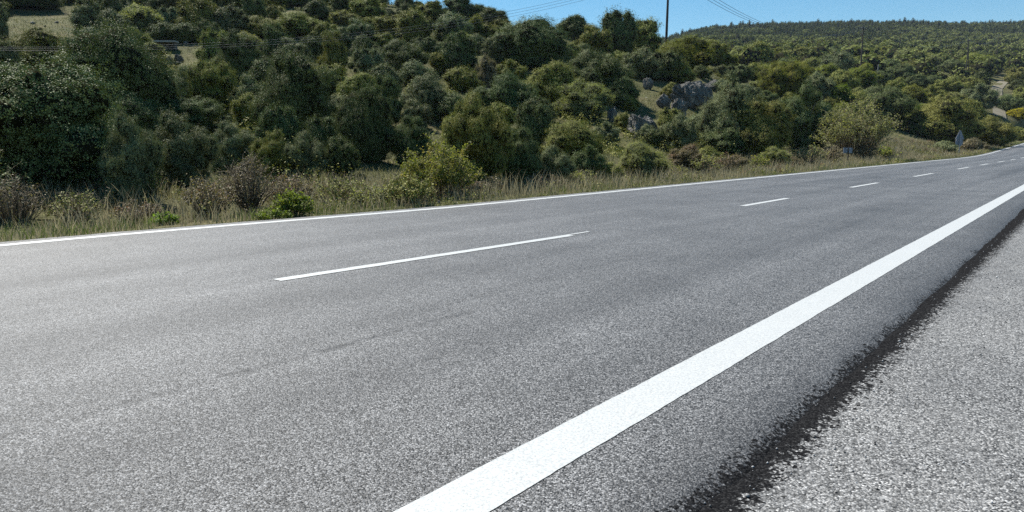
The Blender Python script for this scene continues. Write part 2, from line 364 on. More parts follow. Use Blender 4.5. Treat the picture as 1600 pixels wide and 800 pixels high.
# ------------------------------------------------------------------ foliage prototypes
def leaves(centres, normals, size, rg, aspect=0.5, jit=0.42):
    """one rhombus per leaf"""
    n = len(centres)
    nn = normals + rg.normal(0, jit, (n, 3)); nn /= np.linalg.norm(nn, axis=1)[:, None] + 1e-9
    a = rg.normal(0, 1, (n, 3)); a -= (a * nn).sum(1)[:, None] * nn; a /= np.linalg.norm(a, axis=1)[:, None] + 1e-9
    b_ = np.cross(nn, a); sz = size * rg.uniform(0.6, 1.4, n)[:, None]
    v = np.stack([centres - a * sz, centres - b_ * sz * aspect, centres + a * sz, centres + b_ * sz * aspect], 1)
    return v.reshape(-1, 3), np.arange(n * 4).reshape(n, 4)
def mixed_mesh(name, V, quads, tris, attrs):
    me = bpy.data.meshes.new(name); V = np.asarray(V, np.float32)
    me.vertices.add(len(V)); me.vertices.foreach_set("co", V.ravel())
    idx = np.concatenate([quads.ravel(), tris.ravel()]).astype(np.int32); me.loops.add(len(idx)); me.loops.foreach_set("vertex_index", idx)
    nq, n3 = len(quads), len(tris); me.polygons.add(nq + n3)
    me.polygons.foreach_set("loop_start", np.concatenate([np.arange(nq) * 4, nq * 4 + np.arange(n3) * 3]).astype(np.int32))
    me.polygons.foreach_set("loop_total", np.concatenate([np.full(nq, 4), np.full(n3, 3)]).astype(np.int32))
    for nm, arr in attrs.items():
        a = me.attributes.new(nm, 'FLOAT', 'POINT'); a.data.foreach_set("value", np.asarray(arr, np.float32))
    me.polygons.foreach_set('material_index', np.concatenate([np.zeros(nq), np.ones(n3)]).astype(np.int32)); me.update(calc_edges=True); return me
def _ico():
    import bmesh
    bm = bmesh.new(); bmesh.ops.create_icosphere(bm, subdivisions=2, radius=1)
    v = np.array([q.co[:] for q in bm.verts]); f = np.array([[q.index for q in fc.verts] for fc in bm.faces]); bm.free(); return v, f
ICO = _ico()
def crown_mesh(name, seed, n, leaf, height=1.6, blobs=26, spread=0.85, rb=(0.22, 0.42), flat=0.0, sprig=7):
    rg = np.random.default_rng(seed)
    C, Rb = [], []
    for k in range(blobs):
        for _ in range(40):
            q = rg.uniform(-1, 1, 3)
            if np.linalg.norm(q) < 1: break
        q = q / (np.linalg.norm(q) + 1e-6) * (rg.uniform(0.62, 1.06) if k > blobs * 0.18 else rg.uniform(0.1, 0.5))
        r = rg.uniform(*rb) * (1.6 if k <= blobs * 0.18 else 1)
        zc = height * 0.45 + q[2] * height * 0.45
        wz = 1.0 - 0.45 * max(0, (zc / height - 0.45) / 0.55) ** 1.5
        C.append((q[0] * spread * wz * (1 - r * 0.6), q[1] * spread * wz * (1 - r * 0.6), max(r * 0.55, zc - r * 0.3))); Rb.append(r)
    C = np.array(C); Rb = np.array(Rb)
    pr = Rb ** 2 / np.sum(Rb ** 2)
    nsp = n // sprig
    k = rg.choice(blobs, nsp, p=pr)
    d = rg.normal(0, 1, (nsp, 3)); d /= np.linalg.norm(d, axis=1)[:, None]
    d[:, 2] = np.where(rg.random(nsp) < 0.3, np.abs(d[:, 2]), d[:, 2])
    lump = 1 + 0.24 * np.sin(d[:, 0] * 7 + k) * np.sin(d[:, 1] * 6 + 2 * k) + 0.16 * np.sin(d[:, 2] * 11 + k * 3)
    rad = Rb[k] * lump * np.where(rg.random(nsp) < 0.8, rg.uniform(0.84, 1.06, nsp), rg.uniform(0.6, 0.86, nsp))
    stray = rg.random(nsp) < 0.05; rad[stray] *= rg.uniform(1.05, 1.35, stray.sum())
    cs = C[k] + d * rad[:, None]
    d = d + rg.normal(0, 0.28, d.shape)
    cs = np.repeat(cs, sprig, 0) + rg.normal(0, leaf * 1.25, (nsp * sprig, 3)); ds = np.repeat(d, sprig, 0); kk = np.repeat(k, sprig)
    cs[:, 2] = np.where(cs[:, 2] < 0.02, 0.02 + rg.random(len(cs)) * 0.1, cs[:, 2])
    ds = ds + np.array([0, 0, 0.15])
    lo, hi_ = np.percentile(cs, 2, axis=0), np.percentile(cs, 98, axis=0)
    ctr = (lo + hi_) / 2; ctr[2] = 0; sc_ = np.array([2 / (hi_[0] - lo[0]), 2 / (hi_[1] - lo[1]), height / hi_[2]])
    cs = (cs - ctr) * sc_; C = (C - ctr) * sc_
    V, Fc = leaves(cs, ds, leaf, rg, 0.55, 0.30)
    # solid twig core per clump, added to block light, colour darkened for shade
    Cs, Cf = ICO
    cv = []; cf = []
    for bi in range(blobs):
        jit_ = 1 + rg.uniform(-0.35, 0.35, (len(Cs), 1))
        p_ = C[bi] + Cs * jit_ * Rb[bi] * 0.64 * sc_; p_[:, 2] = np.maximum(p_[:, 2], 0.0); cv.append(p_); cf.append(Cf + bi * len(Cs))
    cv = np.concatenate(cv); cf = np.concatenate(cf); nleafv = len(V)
    clr = rg.random(blobs)
    cl = np.clip(clr[kk] * 0.5 + 0.5 * np.repeat(rg.random(nsp), sprig), 0, 1)
    a1 = np.concatenate([np.repeat(rg.random(len(cs)), 4), rg.random(len(cv)) * 0.4]); a2 = np.concatenate([np.repeat(cl, 4), np.zeros(len(cv))])
    me = mixed_mesh(name, np.concatenate([V, cv]), Fc, cf + nleafv, {"rnd": a1, "clump": a2})
    return me, C, Rb
def tube_rows(path, radii, k=5):
    path = [Vector(p) for p in path]; V = []; Fc = []
    for i_, p in enumerate(path):
        d = (path[min(i_ + 1, len(path) - 1)] - path[max(i_ - 1, 0)]).normalized()
        a = d.orthogonal().normalized(); b_ = d.cross(a)
        for q in range(k):
            an = 2 * math.pi * q / k; V.append(p + (a * math.cos(an) + b_ * math.sin(an)) * radii[i_])
    for i_ in range(len(path) - 1):
        for q in range(k): Fc.append((i_ * k + q, i_ * k + (q + 1) % k, (i_ + 1) * k + (q + 1) % k, (i_ + 1) * k + q))
    return [tuple(v) for v in V], Fc
def tubes_mesh(name, paths, k=5, smooth=True):
    V, Fc, rn = [], [], []
    for path, radii in paths:
        v, f = tube_rows(path, radii, k); o = len(V); V += v; Fc += [tuple(a + o for a in q) for q in f]
        rn += [random.random()] * len(v)
    return np_mesh(name, np.array(V), np.array(Fc), {"rnd": rn}, smooth)
def trunk_mesh(name, C, seed, thick=0.06, limbs=6):
    rd = random.Random(seed); paths = []
    base = (0, 0, -0.12); fork = (rd.uniform(-.05, .05), rd.uniform(-.05, .05), 0.28)
    paths.append(([base, (0, 0, 0.1), fork], [thick * 1.5, thick, thick * 0.8]))
    for c in rd.sample(list(C), min(limbs, len(C))):
        mid = ((fork[0] + c[0]) / 2 + rd.uniform(-.08, .08), (fork[1] + c[1]) / 2 + rd.uniform(-.08, .08), (fork[2] + c[2]) / 2 + 0.05)
        paths.append(([fork, mid, tuple(c)], [thick * 0.7, thick * 0.45, thick * 0.15]))
    return tubes_mesh(name, paths)
PROTO = {}
SHAPES = {   # name: dict(height, blobs, spread, rb)
 'round': dict(height=1.6, blobs=50, spread=0.85, rb=(0.16, 0.32)),
 'wide': dict(height=1.35, blobs=60, spread=0.92, rb=(0.14, 0.29)),
 'tall': dict(height=1.9, blobs=50, spread=0.75, rb=(0.16, 0.30)),
 'loose': dict(height=1.6, blobs=55, spread=0.95, rb=(0.11, 0.27)),
 'dome': dict(height=1.45, blobs=45, spread=0.8, rb=(0.20, 0.34)),
}
LOD = {'near': (180000, 0.0138), 'mid': (40000, 0.029), 'far': (11000, 0.050)}
for si, (sh, kw) in enumerate(SHAPES.items()):
    for lod, (n, lf) in LOD.items():
        me, C, Rb = crown_mesh("crown_" + sh, 100 + si * 7, n, lf, **kw)
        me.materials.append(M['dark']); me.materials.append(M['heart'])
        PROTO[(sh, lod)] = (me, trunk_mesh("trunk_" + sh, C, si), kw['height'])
for p_ in PROTO.values(): p_[1].materials.append(M['bark'])
SCREEN = []     # (object, u, v, w, look words, base noun, near/far)
def plant(u, vt, vb, wd, kind, shape=None, name="oak_shrub", Y=None, label=None, cat="shrub", group="bushes on the hillside", at=None, noun="bush"):
    """crown seen between rows vt..vb, wd px wide, standing on the terrain"""
    if at is None:
        h_ = hit(u, vb)
        if h_ is None: return None
        x, y, z = h_
    else: x, y, z = at
    W = wd * y / F; Hh = (vb - vt) * y / F
    if at is None:            # the row vb is the near foot of the crown: its centre stands further up the slope
        y2 = y + 0.42 * W; x = x * y2 / y; y = y2; z = gz1(x, y)
        rd_ = raydir(u, vt); Hh = max(0.45 * W, H + rd_[2] / rd_[1] * y - z); Hh = min(Hh, 1.7 * W + 0.6); W = wd * y / F * 0.87
    shape = shape or random.choice(['round', 'wide', 'round', 'loose', 'dome'])
    px = wd
    lod = 'near' if px > 60 else ('mid' if px > 24 else 'far')
    cm, tm, hh = PROTO[(shape, lod)]
    rz = random.uniform(0, 6.28)
    sc = (W / 2, W / 2, Hh / hh)
    if px > 16:
        root = empty(name, (x, y, z - 0.03), rz); root.scale = sc
        c = link("crown", cm, None, root); t_ = link("trunk", tm, None, root)
    else:
        root = link(name, cm); root.location = (x, y, z - 0.03); root.rotation_euler = (0, 0, rz); root.scale = sc; c = root
    c.material_slots[0].link = 'OBJECT'; c.material_slots[0].material = M[kind]
    tag(root, label, cat, group)
    uu, vv = project(x, y, z + Hh / 2)
    SCREEN.append([root, uu, vv, wd, Hh / max(W, .1), kind, noun, label])
    return root

# (u, v_top, v_bottom, width, look, shape)
BUSHES = [
 (62,110,312,250,'dark','round'),(65,52,128,98,'olive','dome'),(190,55,218,150,'dark','dome'),(45,-34,20,86,'dark','dome'),
 (140,4,62,46,'grey','tall'),(185,-2,34,40,'dark','round'),(163,40,58,20,'olive','round'),(200,34,62,20,'grey','tall'),
 (258,38,68,40,'dark','dome'),(315,2,60,58,'olive','dome'),(360,14,60,52,'grey','dome'),(398,-10,42,36,'dark','tall'),
 (265,14,50,34,'grey','round'),(340,52,112,46,'olive','round'),(375,60,132,64,'dark','dome'),(328,84,110,30,'olive','dome'),
 (335,100,182,68,'olive','round'),(395,124,190,54,'grey','loose'),(465,92,225,112,'dark','round'),(430,42,102,42,'dark','tall'),
 (410,28,64,62,'olive','wide'),(470,28,62,72,'olive','wide'),(455,64,112,52,'grey','loose'),(495,58,98,42,'dark','round'),
 (522,56,132,42,'olive','tall'),(500,4,34,42,'dark','round'),(575,-2,36,48,'olive','round'),(560,34,78,48,'grey','loose'),
 (648,20,70,52,'olive','dome'),(630,66,120,72,'dark','wide'),(575,78,124,46,'grey','round'),(562,118,170,64,'olive','wide'),
 (568,150,258,84,'dark','dome'),(604,124,205,48,'dark','tall'),(668,124,190,78,'grey','wide'),(690,84,120,36,'olive','round'),
 (716,58,128,52,'dark','dome'),(760,94,142,34,'mauve','dome'),(745,28,66,30,'yellow','round'),(776,56,104,40,'grey','loose'),
 (634,-16,28,32,'dark','tall'),(676,4,36,44,'olive','round'),(718,-6,30,44,'dark','round'),(745,8,34,30,'dark','round'),
 (772,-20,36,40,'dark','tall'),(812,-12,42,68,'dark','dome'),(835,36,118,104,'dark','dome'),(902,7,52,72,'dark','dome'),
 (966,21,86,56,'dark','round'),(1004,34,84,52,'olive','round'),(928,44,94,52,'olive','loose'),(930,84,160,96,'dark','wide'),
 (862,104,176,84,'olive','wide'),(800,120,186,74,'dark','wide'),(1000,80,126,60,'grey','loose'),(1068,64,112,76,'yellow','dome'),
 (1112,66,104,44,'olive','round'),(1086,56,78,34,'dark','round'),(1138,140,240,80,'grey','dome'),(1046,172,206,36,'olive','round'),
 (946,194,232,42,'grey','loose'),(895,195,264,84,'olive','dome'),(1002,226,280,70,'pale','wide'),(1062,184,244,46,'grey','loose'),
 (1074,230,268,60,'brown','loose'),(1190,164,252,80,'olive','round'),(1250,146,236,78,'dark','loose'),(1224,100,168,68,'yellow','round'),
 (1276,118,166,48,'grey','loose'),(1310,136,174,46,'bright','round'),(1314,112,152,46,'olive','wide'),
 (1374,138,194,88,'dark','wide'),(1472,158,226,94,'olive','dome'),(1546,188,232,62,'olive','loose'),(1430,164,192,34,'bright','round'),
 (1508,160,200,50,'olive','wide'),(1590,172,190,34,'flower','wide'),
 (1042,196,224,34,'grey','wide'),(974,178,206,26,'olive','round'),(1050,130,148,22,'olive','wide'),(1094,104,124,30,'dark','wide'),(1036,84,130,52,'dark','round'),(1064,98,132,40,'olive','round'),(972,124,172,48,'dark','wide'),(1046,134,158,26,'olive','wide'),(238,68,92,36,'olive','dome'),(1012,196,226,30,'grey','wide'),(1026,204,232,30,'dark','round'),(984,150,176,26,'olive','wide'),
 (210,194,322,84,'grey','loose'),(284,190,300,104,'grey','loose'),(364,198,272,72,'grey','loose'),(300,108,176,62,'grey','round'),
 (244,140,200,44,'grey','loose'),(480,214,290,64,'grey','loose'),(532,218,282,52,'dark','round'),(430,212,286,64,'olive','loose'),
 (505,186,236,50,'dark','round'),(650,160,206,50,'grey','loose'),(642,188,262,62,'dark','tall'),(746,162,292,98,'olive','loose'),
 (812,208,292,62,'dark','tall'),(862,234,292,64,'grey','loose'),(780,164,206,46,'olive','round'),(714,180,240,42,'olive','round'),
 (832,168,242,54,'dark','round'),(918,232,282,50,'dark','loose'),(390,150,200,50,'olive','loose'),(110,88,150,44,'olive','round'),
 (10,70,140,44,'grey','round'),(3,10,70,22,'grey','tall'),(440,170,236,60,'dark','round'),(952,256,286,40,'olive','loose'),
 (1108,232,262,44,'olive','wide'),(1150,244,266,36,'brown','loose'),(1238,246,262,34,'brown','wide'),(1210,232,262,42,'pale','loose'),
 (1475,222,238,34,'grey','wide'),(1522,218,238,36,'mauve','wide'),
 (1560,206,228,40,'dark','wide'),(1590,200,220,36,'olive','wide'),(1150,104,134,44,'dark','round'),(1186,100,130,40,'olive','round'),
 (1160,134,170,48,'grey','round'),(1205,190,236,40,'grey','round'),(1345,146,182,44,'olive','wide'),(1575,150,176,38,'dark','wide'),
 (1530,84,106,34,'dark','dome'),(1545,94,112,24,'dark','dome'),(1525,98,112,50,'yellow','wide'),(1430,118,140,36,'dark','wide'),
 (1488,94,116,36,'dark','wide'),(1390,94,114,34,'dark','wide'),(1290,172,200,40,'grey','loose'),
]
for (u, vt, vb, wd, kd, sh) in BUSHES: plant(u, vt, vb, wd, kd, sh)

# fill the gaps of the scrub, on the ground, keeping the clearings open
def clear(u, v, Yd):
    if 8 < u < 125 and 14 < v < 76: return True            # grassy clearing
    if 262 < u < 325 and 70 < v < 108: return True         # stony gap
    if 975 < u < 1100 and 118 < v < 215: return True       # rocks
    if 1240 < u < 1520 and 188 < v < 250 and Yd < 90: return True
    if 1540 < u < 1582 and 118 < v < 182: return True      # track
    if 1435 < u < 1510 and 108 < v < 122: return True
    if 240 < u < 280 and 55 < v < 84: return True
    return False
KEEP = [(1036, 112, 1116, 168), (978, 118, 1036, 208), (948, 160, 966, 192), (12, 18, 122, 64), (264, 72, 318, 104), (241, 60, 276, 78), (1395, 206, 1505, 240),
        (1546, 126, 1576, 180), (1486, 200, 1510, 240), (1026, 80, 1040, 100), (606, -5, 618, 8), (745, 92, 775, 140), (1440, 108, 1500, 118)]
placed = []
for r_ in SCREEN:
    placed.append((r_[0].location.x, r_[0].location.y, r_[3] * r_[0].location.y / F * 0.5))
fg = np.random.default_rng(31)
target_total = 290
tries = 0
while len(SCREEN) < target_total and tries < 30000:
    tries += 1
    if fg.random() < 0.42:
        u = fg.uniform(-30, 1130); v = fg.uniform(-5, 285)
    else:
        u = fg.uniform(1060, 1620); v = fg.uniform(84, 215)
    h_ = hit(u, v)
    if h_ is None: continue
    x, y, z = h_; s_, p_ = sp(x, y)
    if p_ < 13.0 or y > 260 or clear(u, v, y): continue
    Wm = fg.uniform(1.6, 3.4) if y < 110 else fg.uniform(3.0, 6.0)
    if any((x - a) ** 2 + (y - b_) ** 2 < (0.50 * (Wm / 2 + c_)) ** 2 for a, b_, c_ in placed): continue
    wd = Wm * F / y; hp = wd * fg.uniform(0.6, 0.85)
    if any(u + wd * .45 > a and u - wd * .45 < c_ and v - hp < d_ and v > b_ for a, b_, c_, d_ in KEEP): continue
    if any(math.hypot(u - q[1], (v - hp / 2 - q[2]) * 1.3) < 0.36 * (wd + q[3]) for q in SCREEN): continue
    placed.append((x, y, Wm / 2))
    kd = fg.choice(['dark', 'olive', 'grey', 'olive', 'dark', 'pale', 'yellow'], p=[.28, .25, .22, .1, .05, .06, .04] if y < 100 else [.2, .22, .14, .14, .06, .13, .11])
    plant(u, v - hp, v, wd, str(kd), str(fg.choice(['round', 'wide', 'dome', 'loose'])), at=(x, y, z))

# ------------------------------------------------------------------ far woodland: one mass on the distant hill
def far_wood():
    rg = np.random.default_rng(5)
    Vs, Fs, R1, R2 = [], [], [], []; off = 0
    Cs_, Cf_ = ICO; Ts = []; heart = []; hoff = 0; H1 = []; H2 = []
    def blob_tree(nleaf, conifer, seed):
        g = np.random.default_rng(seed)
        if conifer:
            h = g.uniform(0.12, 1, nleaf) ** 0.9; rad = (1 - h) ** 0.7 * 0.42 + 0.03; a = g.uniform(0, 6.28, nleaf)
            c = np.stack([np.cos(a) * rad, np.sin(a) * rad, h * 0.95 + 0.05], 1); d = np.stack([np.cos(a), np.sin(a), 0 * a + 0.5], 1)
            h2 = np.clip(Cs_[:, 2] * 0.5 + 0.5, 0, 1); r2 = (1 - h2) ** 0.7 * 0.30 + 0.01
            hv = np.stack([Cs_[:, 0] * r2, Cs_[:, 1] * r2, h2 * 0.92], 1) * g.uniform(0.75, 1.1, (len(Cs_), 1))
            return leaves(c, d, 0.045, g, 0.6) + (hv,)
        d = g.normal(0, 1, (nleaf, 3)); d /= np.linalg.norm(d, axis=1)[:, None]
        k = 1 + 0.2 * np.sin(d[:, 0] * 6) * np.sin(d[:, 1] * 5)
        c = d * np.array([0.46, 0.46, 0.42]) * k[:, None] * g.uniform(0.7, 1, nleaf)[:, None] + np.array([0, 0, 0.5])
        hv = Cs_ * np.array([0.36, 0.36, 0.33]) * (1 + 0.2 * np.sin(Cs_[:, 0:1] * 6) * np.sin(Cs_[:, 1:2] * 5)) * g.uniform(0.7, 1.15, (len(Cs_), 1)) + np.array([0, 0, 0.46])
        return leaves(c, d, 0.055, g, 0.7) + (hv,)
    protos = [[blob_tree(90, True, q) for q in range(4)], [blob_tree(130, False, q + 9) for q in range(4)]]
    pts = []
    n = 13000
    Yd = np.sqrt(rg.uniform(150 ** 2, 830 ** 2, n)); uu = rg.uniform(700, 1750, n)
    x = (uu - 800) / F * Yd; z = ground_z(x, Yd)
    for a, yv, zv, u in zip(x, Yd, z, uu):
        if yv < 270:
            if any((a - q[0]) ** 2 + (yv - q[1]) ** 2 < (q[2] + 1.0) ** 2 for q in placed): continue
            if u < 1080 or rg.random() < 0.25: continue
            uq, vq = project(a, yv, zv)
            if clear(uq, vq, yv): continue
        s_, p_ = sp(a, yv)
        if p_ < 13: continue
        dens = vnoise(np.array([a / 60]), np.array([yv / 60]), 4)[0]
        upper = yv > (430 if u < 1370 else 560) + 160 * dens
        con = upper and rg.random() < (0.88 if dens > -0.2 else 0.3)
        hgt = rg.uniform(3.6, 6.0) * (1 + 0.4 * (rg.random() < 0.04)) if con else (2.2 + 4.2 * rg.random() ** 2 if yv < 420 else rg.uniform(3.0, 6.0))
        if yv < 420 and rg.random() < 0.25: continue
        v, f, hv = protos[0 if con else 1][rg.integers(4)]
        ang = rg.uniform(0, 6.28); c_, s2 = math.cos(ang), math.sin(ang)
        wx = hgt * (1 if con else 1.25)
        vv = np.stack([(v[:, 0] * c_ - v[:, 1] * s2) * wx + a, (v[:, 0] * s2 + v[:, 1] * c_) * wx + yv, v[:, 2] * hgt + zv - 0.3], 1)
        Vs.append(vv); Fs.append(f + off); off += len(vv)
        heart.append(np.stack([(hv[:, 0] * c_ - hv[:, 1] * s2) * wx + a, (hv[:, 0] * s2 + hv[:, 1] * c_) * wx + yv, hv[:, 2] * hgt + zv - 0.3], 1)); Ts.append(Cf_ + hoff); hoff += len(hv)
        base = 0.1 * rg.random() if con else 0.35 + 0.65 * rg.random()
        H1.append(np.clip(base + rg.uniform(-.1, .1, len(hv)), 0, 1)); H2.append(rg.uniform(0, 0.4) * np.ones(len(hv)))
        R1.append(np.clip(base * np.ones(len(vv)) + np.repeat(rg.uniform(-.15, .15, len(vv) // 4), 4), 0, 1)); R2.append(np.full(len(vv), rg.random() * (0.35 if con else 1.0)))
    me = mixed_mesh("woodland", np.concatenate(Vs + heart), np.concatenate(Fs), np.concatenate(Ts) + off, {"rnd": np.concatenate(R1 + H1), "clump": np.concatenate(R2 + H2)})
    me.materials.append(M['wood_far']); me.materials.append(M['heart']); o = link("woodland", me)  # woodland trees get the same cores with shade in their colour
    tag(o, "distant mixed woodland of pines and oaks covering the far hill", "woodland", kind="stuff")
far_wood()

# ------------------------------------------------------------------ grass as stuff
def blades(name, x, y, h, wdt, lean, material, label, rgseed, rndlo=0, rndhi=1, cat="grass"):
    rg = np.random.default_rng(rgseed); n = len(x); z = ground_z(x, y) - 0.02
    a = rg.uniform(0, 6.28, n); lx = np.cos(a) * lean * h * rg.uniform(0.2, 1, n); ly = np.sin(a) * lean * h * rg.uniform(0.2, 1, n)
    b_ = rg.uniform(0, 3.14, n); px = np.cos(b_) * wdt / 2; py = np.sin(b_) * wdt / 2
    v = np.stack([np.stack([x - px, y - py, z], 1), np.stack([x + px, y + py, z], 1),
                  np.stack([x + px * .7 + lx * .35, y + py * .7 + ly * .35, z + h * .6], 1), np.stack([x - px * .7 + lx * .35, y - py * .7 + ly * .35, z + h * .6], 1),
                  np.stack([x + px * .15 + lx, y + py * .15 + ly, z + h], 1), np.stack([x - px * .15 + lx, y - py * .15 + ly, z + h], 1)], 1)
    V = v.reshape(-1, 3); o_ = np.arange(n)[:, None] * 6
    Fc = np.concatenate([o_ + np.array([0, 1, 2, 3]), o_ + np.array([3, 2, 4, 5])])
    me = np_mesh(name, V, Fc, {"rnd": np.repeat(rg.uniform(rndlo, rndhi, n), 6)})
    o = link(name, me, material); tag(o, label, cat, kind="stuff"); return o
def verge_pts(n, s0, s1, pfun, seed, thr=-0.5, sc=1.5):
    rg = np.random.default_rng(seed)
    s = s0 + (s1 - s0) * rg.random(n) ** 1.5; p = pl(s) + 0.30 + 0.12 * rg.random(n) + pfun(rg.random(n))
    x, y = xy(s, p); k = vnoise(x / sc, y / sc, seed) > thr
    return x[k], y[k], rg
x, y, rg = verge_pts(70000, -3, 125, lambda r: r ** 1.3 * 5.5, 41)
blades("dry_grass", x, y, rg.uniform(0.08, 0.42, len(x)) * (0.35 + 0.75 * sm(0.3, 1.8, sp(x, y)[1] - pl(sp(x, y)[0]))) * (0.75 + 1.3 * np.clip(vnoise(x / 0.7, y / 0.7, 12) + 0.1, -0.35, 0.5)), rg.uniform(0.004, 0.012, len(x)) * (1 + y / 40), 0.6, M['straw'], "dry straw coloured grass along the far edge of the road", 1)
x, y, rg = verge_pts(24000, -3, 140, lambda r: r ** 1.8 * 3.2, 43, -0.05)
blades("green_grass", x, y, rg.uniform(0.05, 0.22, len(x)), rg.uniform(0.005, 0.014, len(x)) * (1 + y / 40), 0.6, M['grass'], "short green grass fringing the far edge of the road", 2)
n = 130000; rg = np.random.default_rng(77)
Yd = 14 * (150 / 14) ** rg.random(n); uu = rg.uniform(-60, 1660, n); x = (uu - 800) / F * Yd
s_, p_ = sp(x, Yd); k = (p_ > 12); x, y = x[k], Yd[k]
k = vnoise(x / 1.2, y / 1.2, 8) > -0.22; x, y = x[k], y[k]
blades("hillside_grass", x, y, np.random.default_rng(3).uniform(0.05, 0.19, len(x)) * (1 + y / 250), 0.014 + y * 0.0006, 1.1, M['hillgrass'], "rough olive and straw coloured grass between the bushes on the hillside", 3)

def leaf_mass(name, x, y, rad, hgt, nper, leaf, material, label, seed, cat):
    rg = np.random.default_rng(seed); n = len(x); z = ground_z(x, y)
    k = np.repeat(np.arange(n), nper); d = rg.normal(0, 1, (len(k), 3)); d /= np.linalg.norm(d, axis=1)[:, None]; d[:, 2] = np.abs(d[:, 2])
    q = rg.uniform(0.4, 1, len(k)) ** 0.5 * (1 + 0.2 * np.sin(d[:, 0] * 6 + k))
    c = np.stack([x[k] + d[:, 0] * rad[k] * q, y[k] + d[:, 1] * rad[k] * q, z[k] + d[:, 2] * hgt[k] * q], 1)
    V, Fc = leaves(c, d, np.repeat(leaf, nper)[:, None] if hasattr(leaf, '__len__') else leaf, rg)
    me = np_mesh(name, V, Fc, {"rnd": np.repeat(rg.random(len(c)), 4), "clump": np.repeat(rg.random(n)[k], 4)})
    o = link(name, me, material); tag(o, label, cat, kind="stuff"); return o
x, y, rg = verge_pts(1000, -2, 120, lambda r: 0.3 + r ** 1.2 * 4.5, 51, -0.1, 2.5)
leaf_mass("low_weeds", x, y, rg.uniform(0.06, 0.28, len(x)) * (1 + y / 60), rg.uniform(0.06, 0.42, len(x)), 42, 0.014 + y * 0.0004, M['olive'], "low leafy weeds mixed through the roadside grass", 52, "weeds")
x, y, rg = verge_pts(900, -2, 120, lambda r: 0.6 + r ** 1.0 * 4.5, 53, -0.1, 2.5)
leaf_mass("dry_weeds", x, y, rg.uniform(0.08, 0.3, len(x)) * (1 + y / 60), rg.uniform(0.1, 0.5, len(x)), 40, 0.012 + y * 0.0004, M['brown'], "brown dried weeds mixed through the roadside grass", 54, "weeds")
rg = np.random.default_rng(61); n = 2600
Yd = 17 * (190 / 17) ** rg.random(n) ** 0.75; uu = rg.uniform(-80, 1660, n); x = (uu - 800) / F * Yd
s_, p_ = sp(x, Yd); zq = ground_z(x, Yd); uq, vq = project(x, Yd, zq)
k = (p_ > 14.5) & (vnoise(x / 5, Yd / 5, 19) > -0.18) & np.array([not clear(a, b_, c_) for a, b_, c_ in zip(uq, vq, Yd)]); x, y = x[k], Yd[k]
r_ = rg.uniform(0.25, 0.85, len(x)); leaf_mass("low_scrub", x, y, r_, r_ * rg.uniform(0.7, 1.3, len(x)), 130, 0.022 + y * 0.0006, M['olive'], "low undergrowth scrub filling in between the bushes of the hillside", 62, "scrub")

# ------------------------------------------------------------------ roadside plants
def twig_shrub(u, vb, wd, hp, leafm, nst, nleaf, leaf, name, label, cat, group=None, upright=0.5, at=None, seed=0, stemm='twig'):
    h_ = at or hit(u, vb)
    x, y, z = h_; W = wd * y / F / 2; Hh = hp * y / F; rd = random.Random(seed + int(u)); rg = np.random.default_rng(seed + int(u))
    root = empty(name, (x, y, z)); tag(root, label, cat, group); paths = []; tips = []
    r0 = 0.0035 * (1 + y / 14)
    for k in range(nst):
        a = rd.uniform(0, 6.28); rad = W * math.sqrt(rd.random()); hh = Hh * rd.uniform(0.5, 1.0) * math.sqrt(max(0.15, 1 - 0.75 * (rad / W) ** 2))
        b0 = Vector((math.cos(a) * rad * (1 - upright) * 0.5, math.sin(a) * rad * (1 - upright) * 0.5, -0.03))
        tip = Vector((math.cos(a) * rad, math.sin(a) * rad, hh))
        mid = b0.lerp(tip, 0.5) + Vector((rd.uniform(-.1, .1) * W, rd.uniform(-.1, .1) * W, hh * 0.18))
        paths.append(([b0, mid, tip], [r0 * 1.4, r0, r0 * 0.4]))
        for q in range(3):
            f = rd.uniform(0.35, 0.95); st = mid.lerp(tip, f) if f > .5 else b0.lerp(mid, f * 2)
            e = st + Vector((rd.uniform(-1, 1), rd.uniform(-1, 1), rd.uniform(-.1, 1.0))) * Hh * 0.22
            paths.append(([st, st.lerp(e, .5) + Vector((0, 0, .02)), e], [r0 * .7, r0 * .5, r0 * .3])); tips.append((st, e))
        tips.append((mid, tip))
    link("stems", tubes_mesh("stems", paths, 3, False), M[stemm], root)
    if nleaf:
        A = np.array([t_[0] for t_ in tips]); B = np.array([t_[1] for t_ in tips]); k = rg.integers(0, len(tips), nleaf)
        f = rg.random(nleaf)[:, None]; c = A[k] * (1 - f) + B[k] * f + rg.normal(0, leaf * 1.3, (nleaf, 3)); c[:, 2] = np.maximum(c[:, 2], 0.02)
        V, Fc = leaves(c, np.tile([0, -0.1, 0.6], (nleaf, 1)), leaf, rg, 0.55)
        me = np_mesh("foliage", V, Fc, {"rnd": np.repeat(rg.random(nleaf), 4), "clump": np.repeat((rg.random(len(tips))[k]), 4)})
        link("foliage", me, M[leafm], root)
    return root
twig_shrub(690, 313, 126, 96, 'yellow', 100, 12000, 0.024, "roadside_shrub", "loose yellow-green bush standing at the road edge between dark oaks", "shrub", seed=2, upright=0.2)
twig_shrub(1332, 240, 118, 82, 'pale', 220, 15000, 0.05, "tamarisk_bush", "pale feathery yellow-olive bush behind the low rectangular sign", "shrub", seed=1, upright=0.15)
twig_shrub(640, 320, 90, 48, 'olive', 60, 2600, 0.024, "roadside_shrub", "low arching olive shrub against the left foot of the yellow-green roadside bush", "shrub", seed=3, upright=0.1)
twig_shrub(458, 338, 62, 38, 'bright', 40, 2400, 0.022, "bright_weed", "brightest green leafy weed clump at the far road edge", "plant", seed=4, upright=0.3)
twig_shrub(425, 343, 60, 16, 'bright', 30, 1300, 0.018, "bright_weed", "low bright green weed mat just left of the brightest weed clump", "plant", seed=5, upright=0.1)
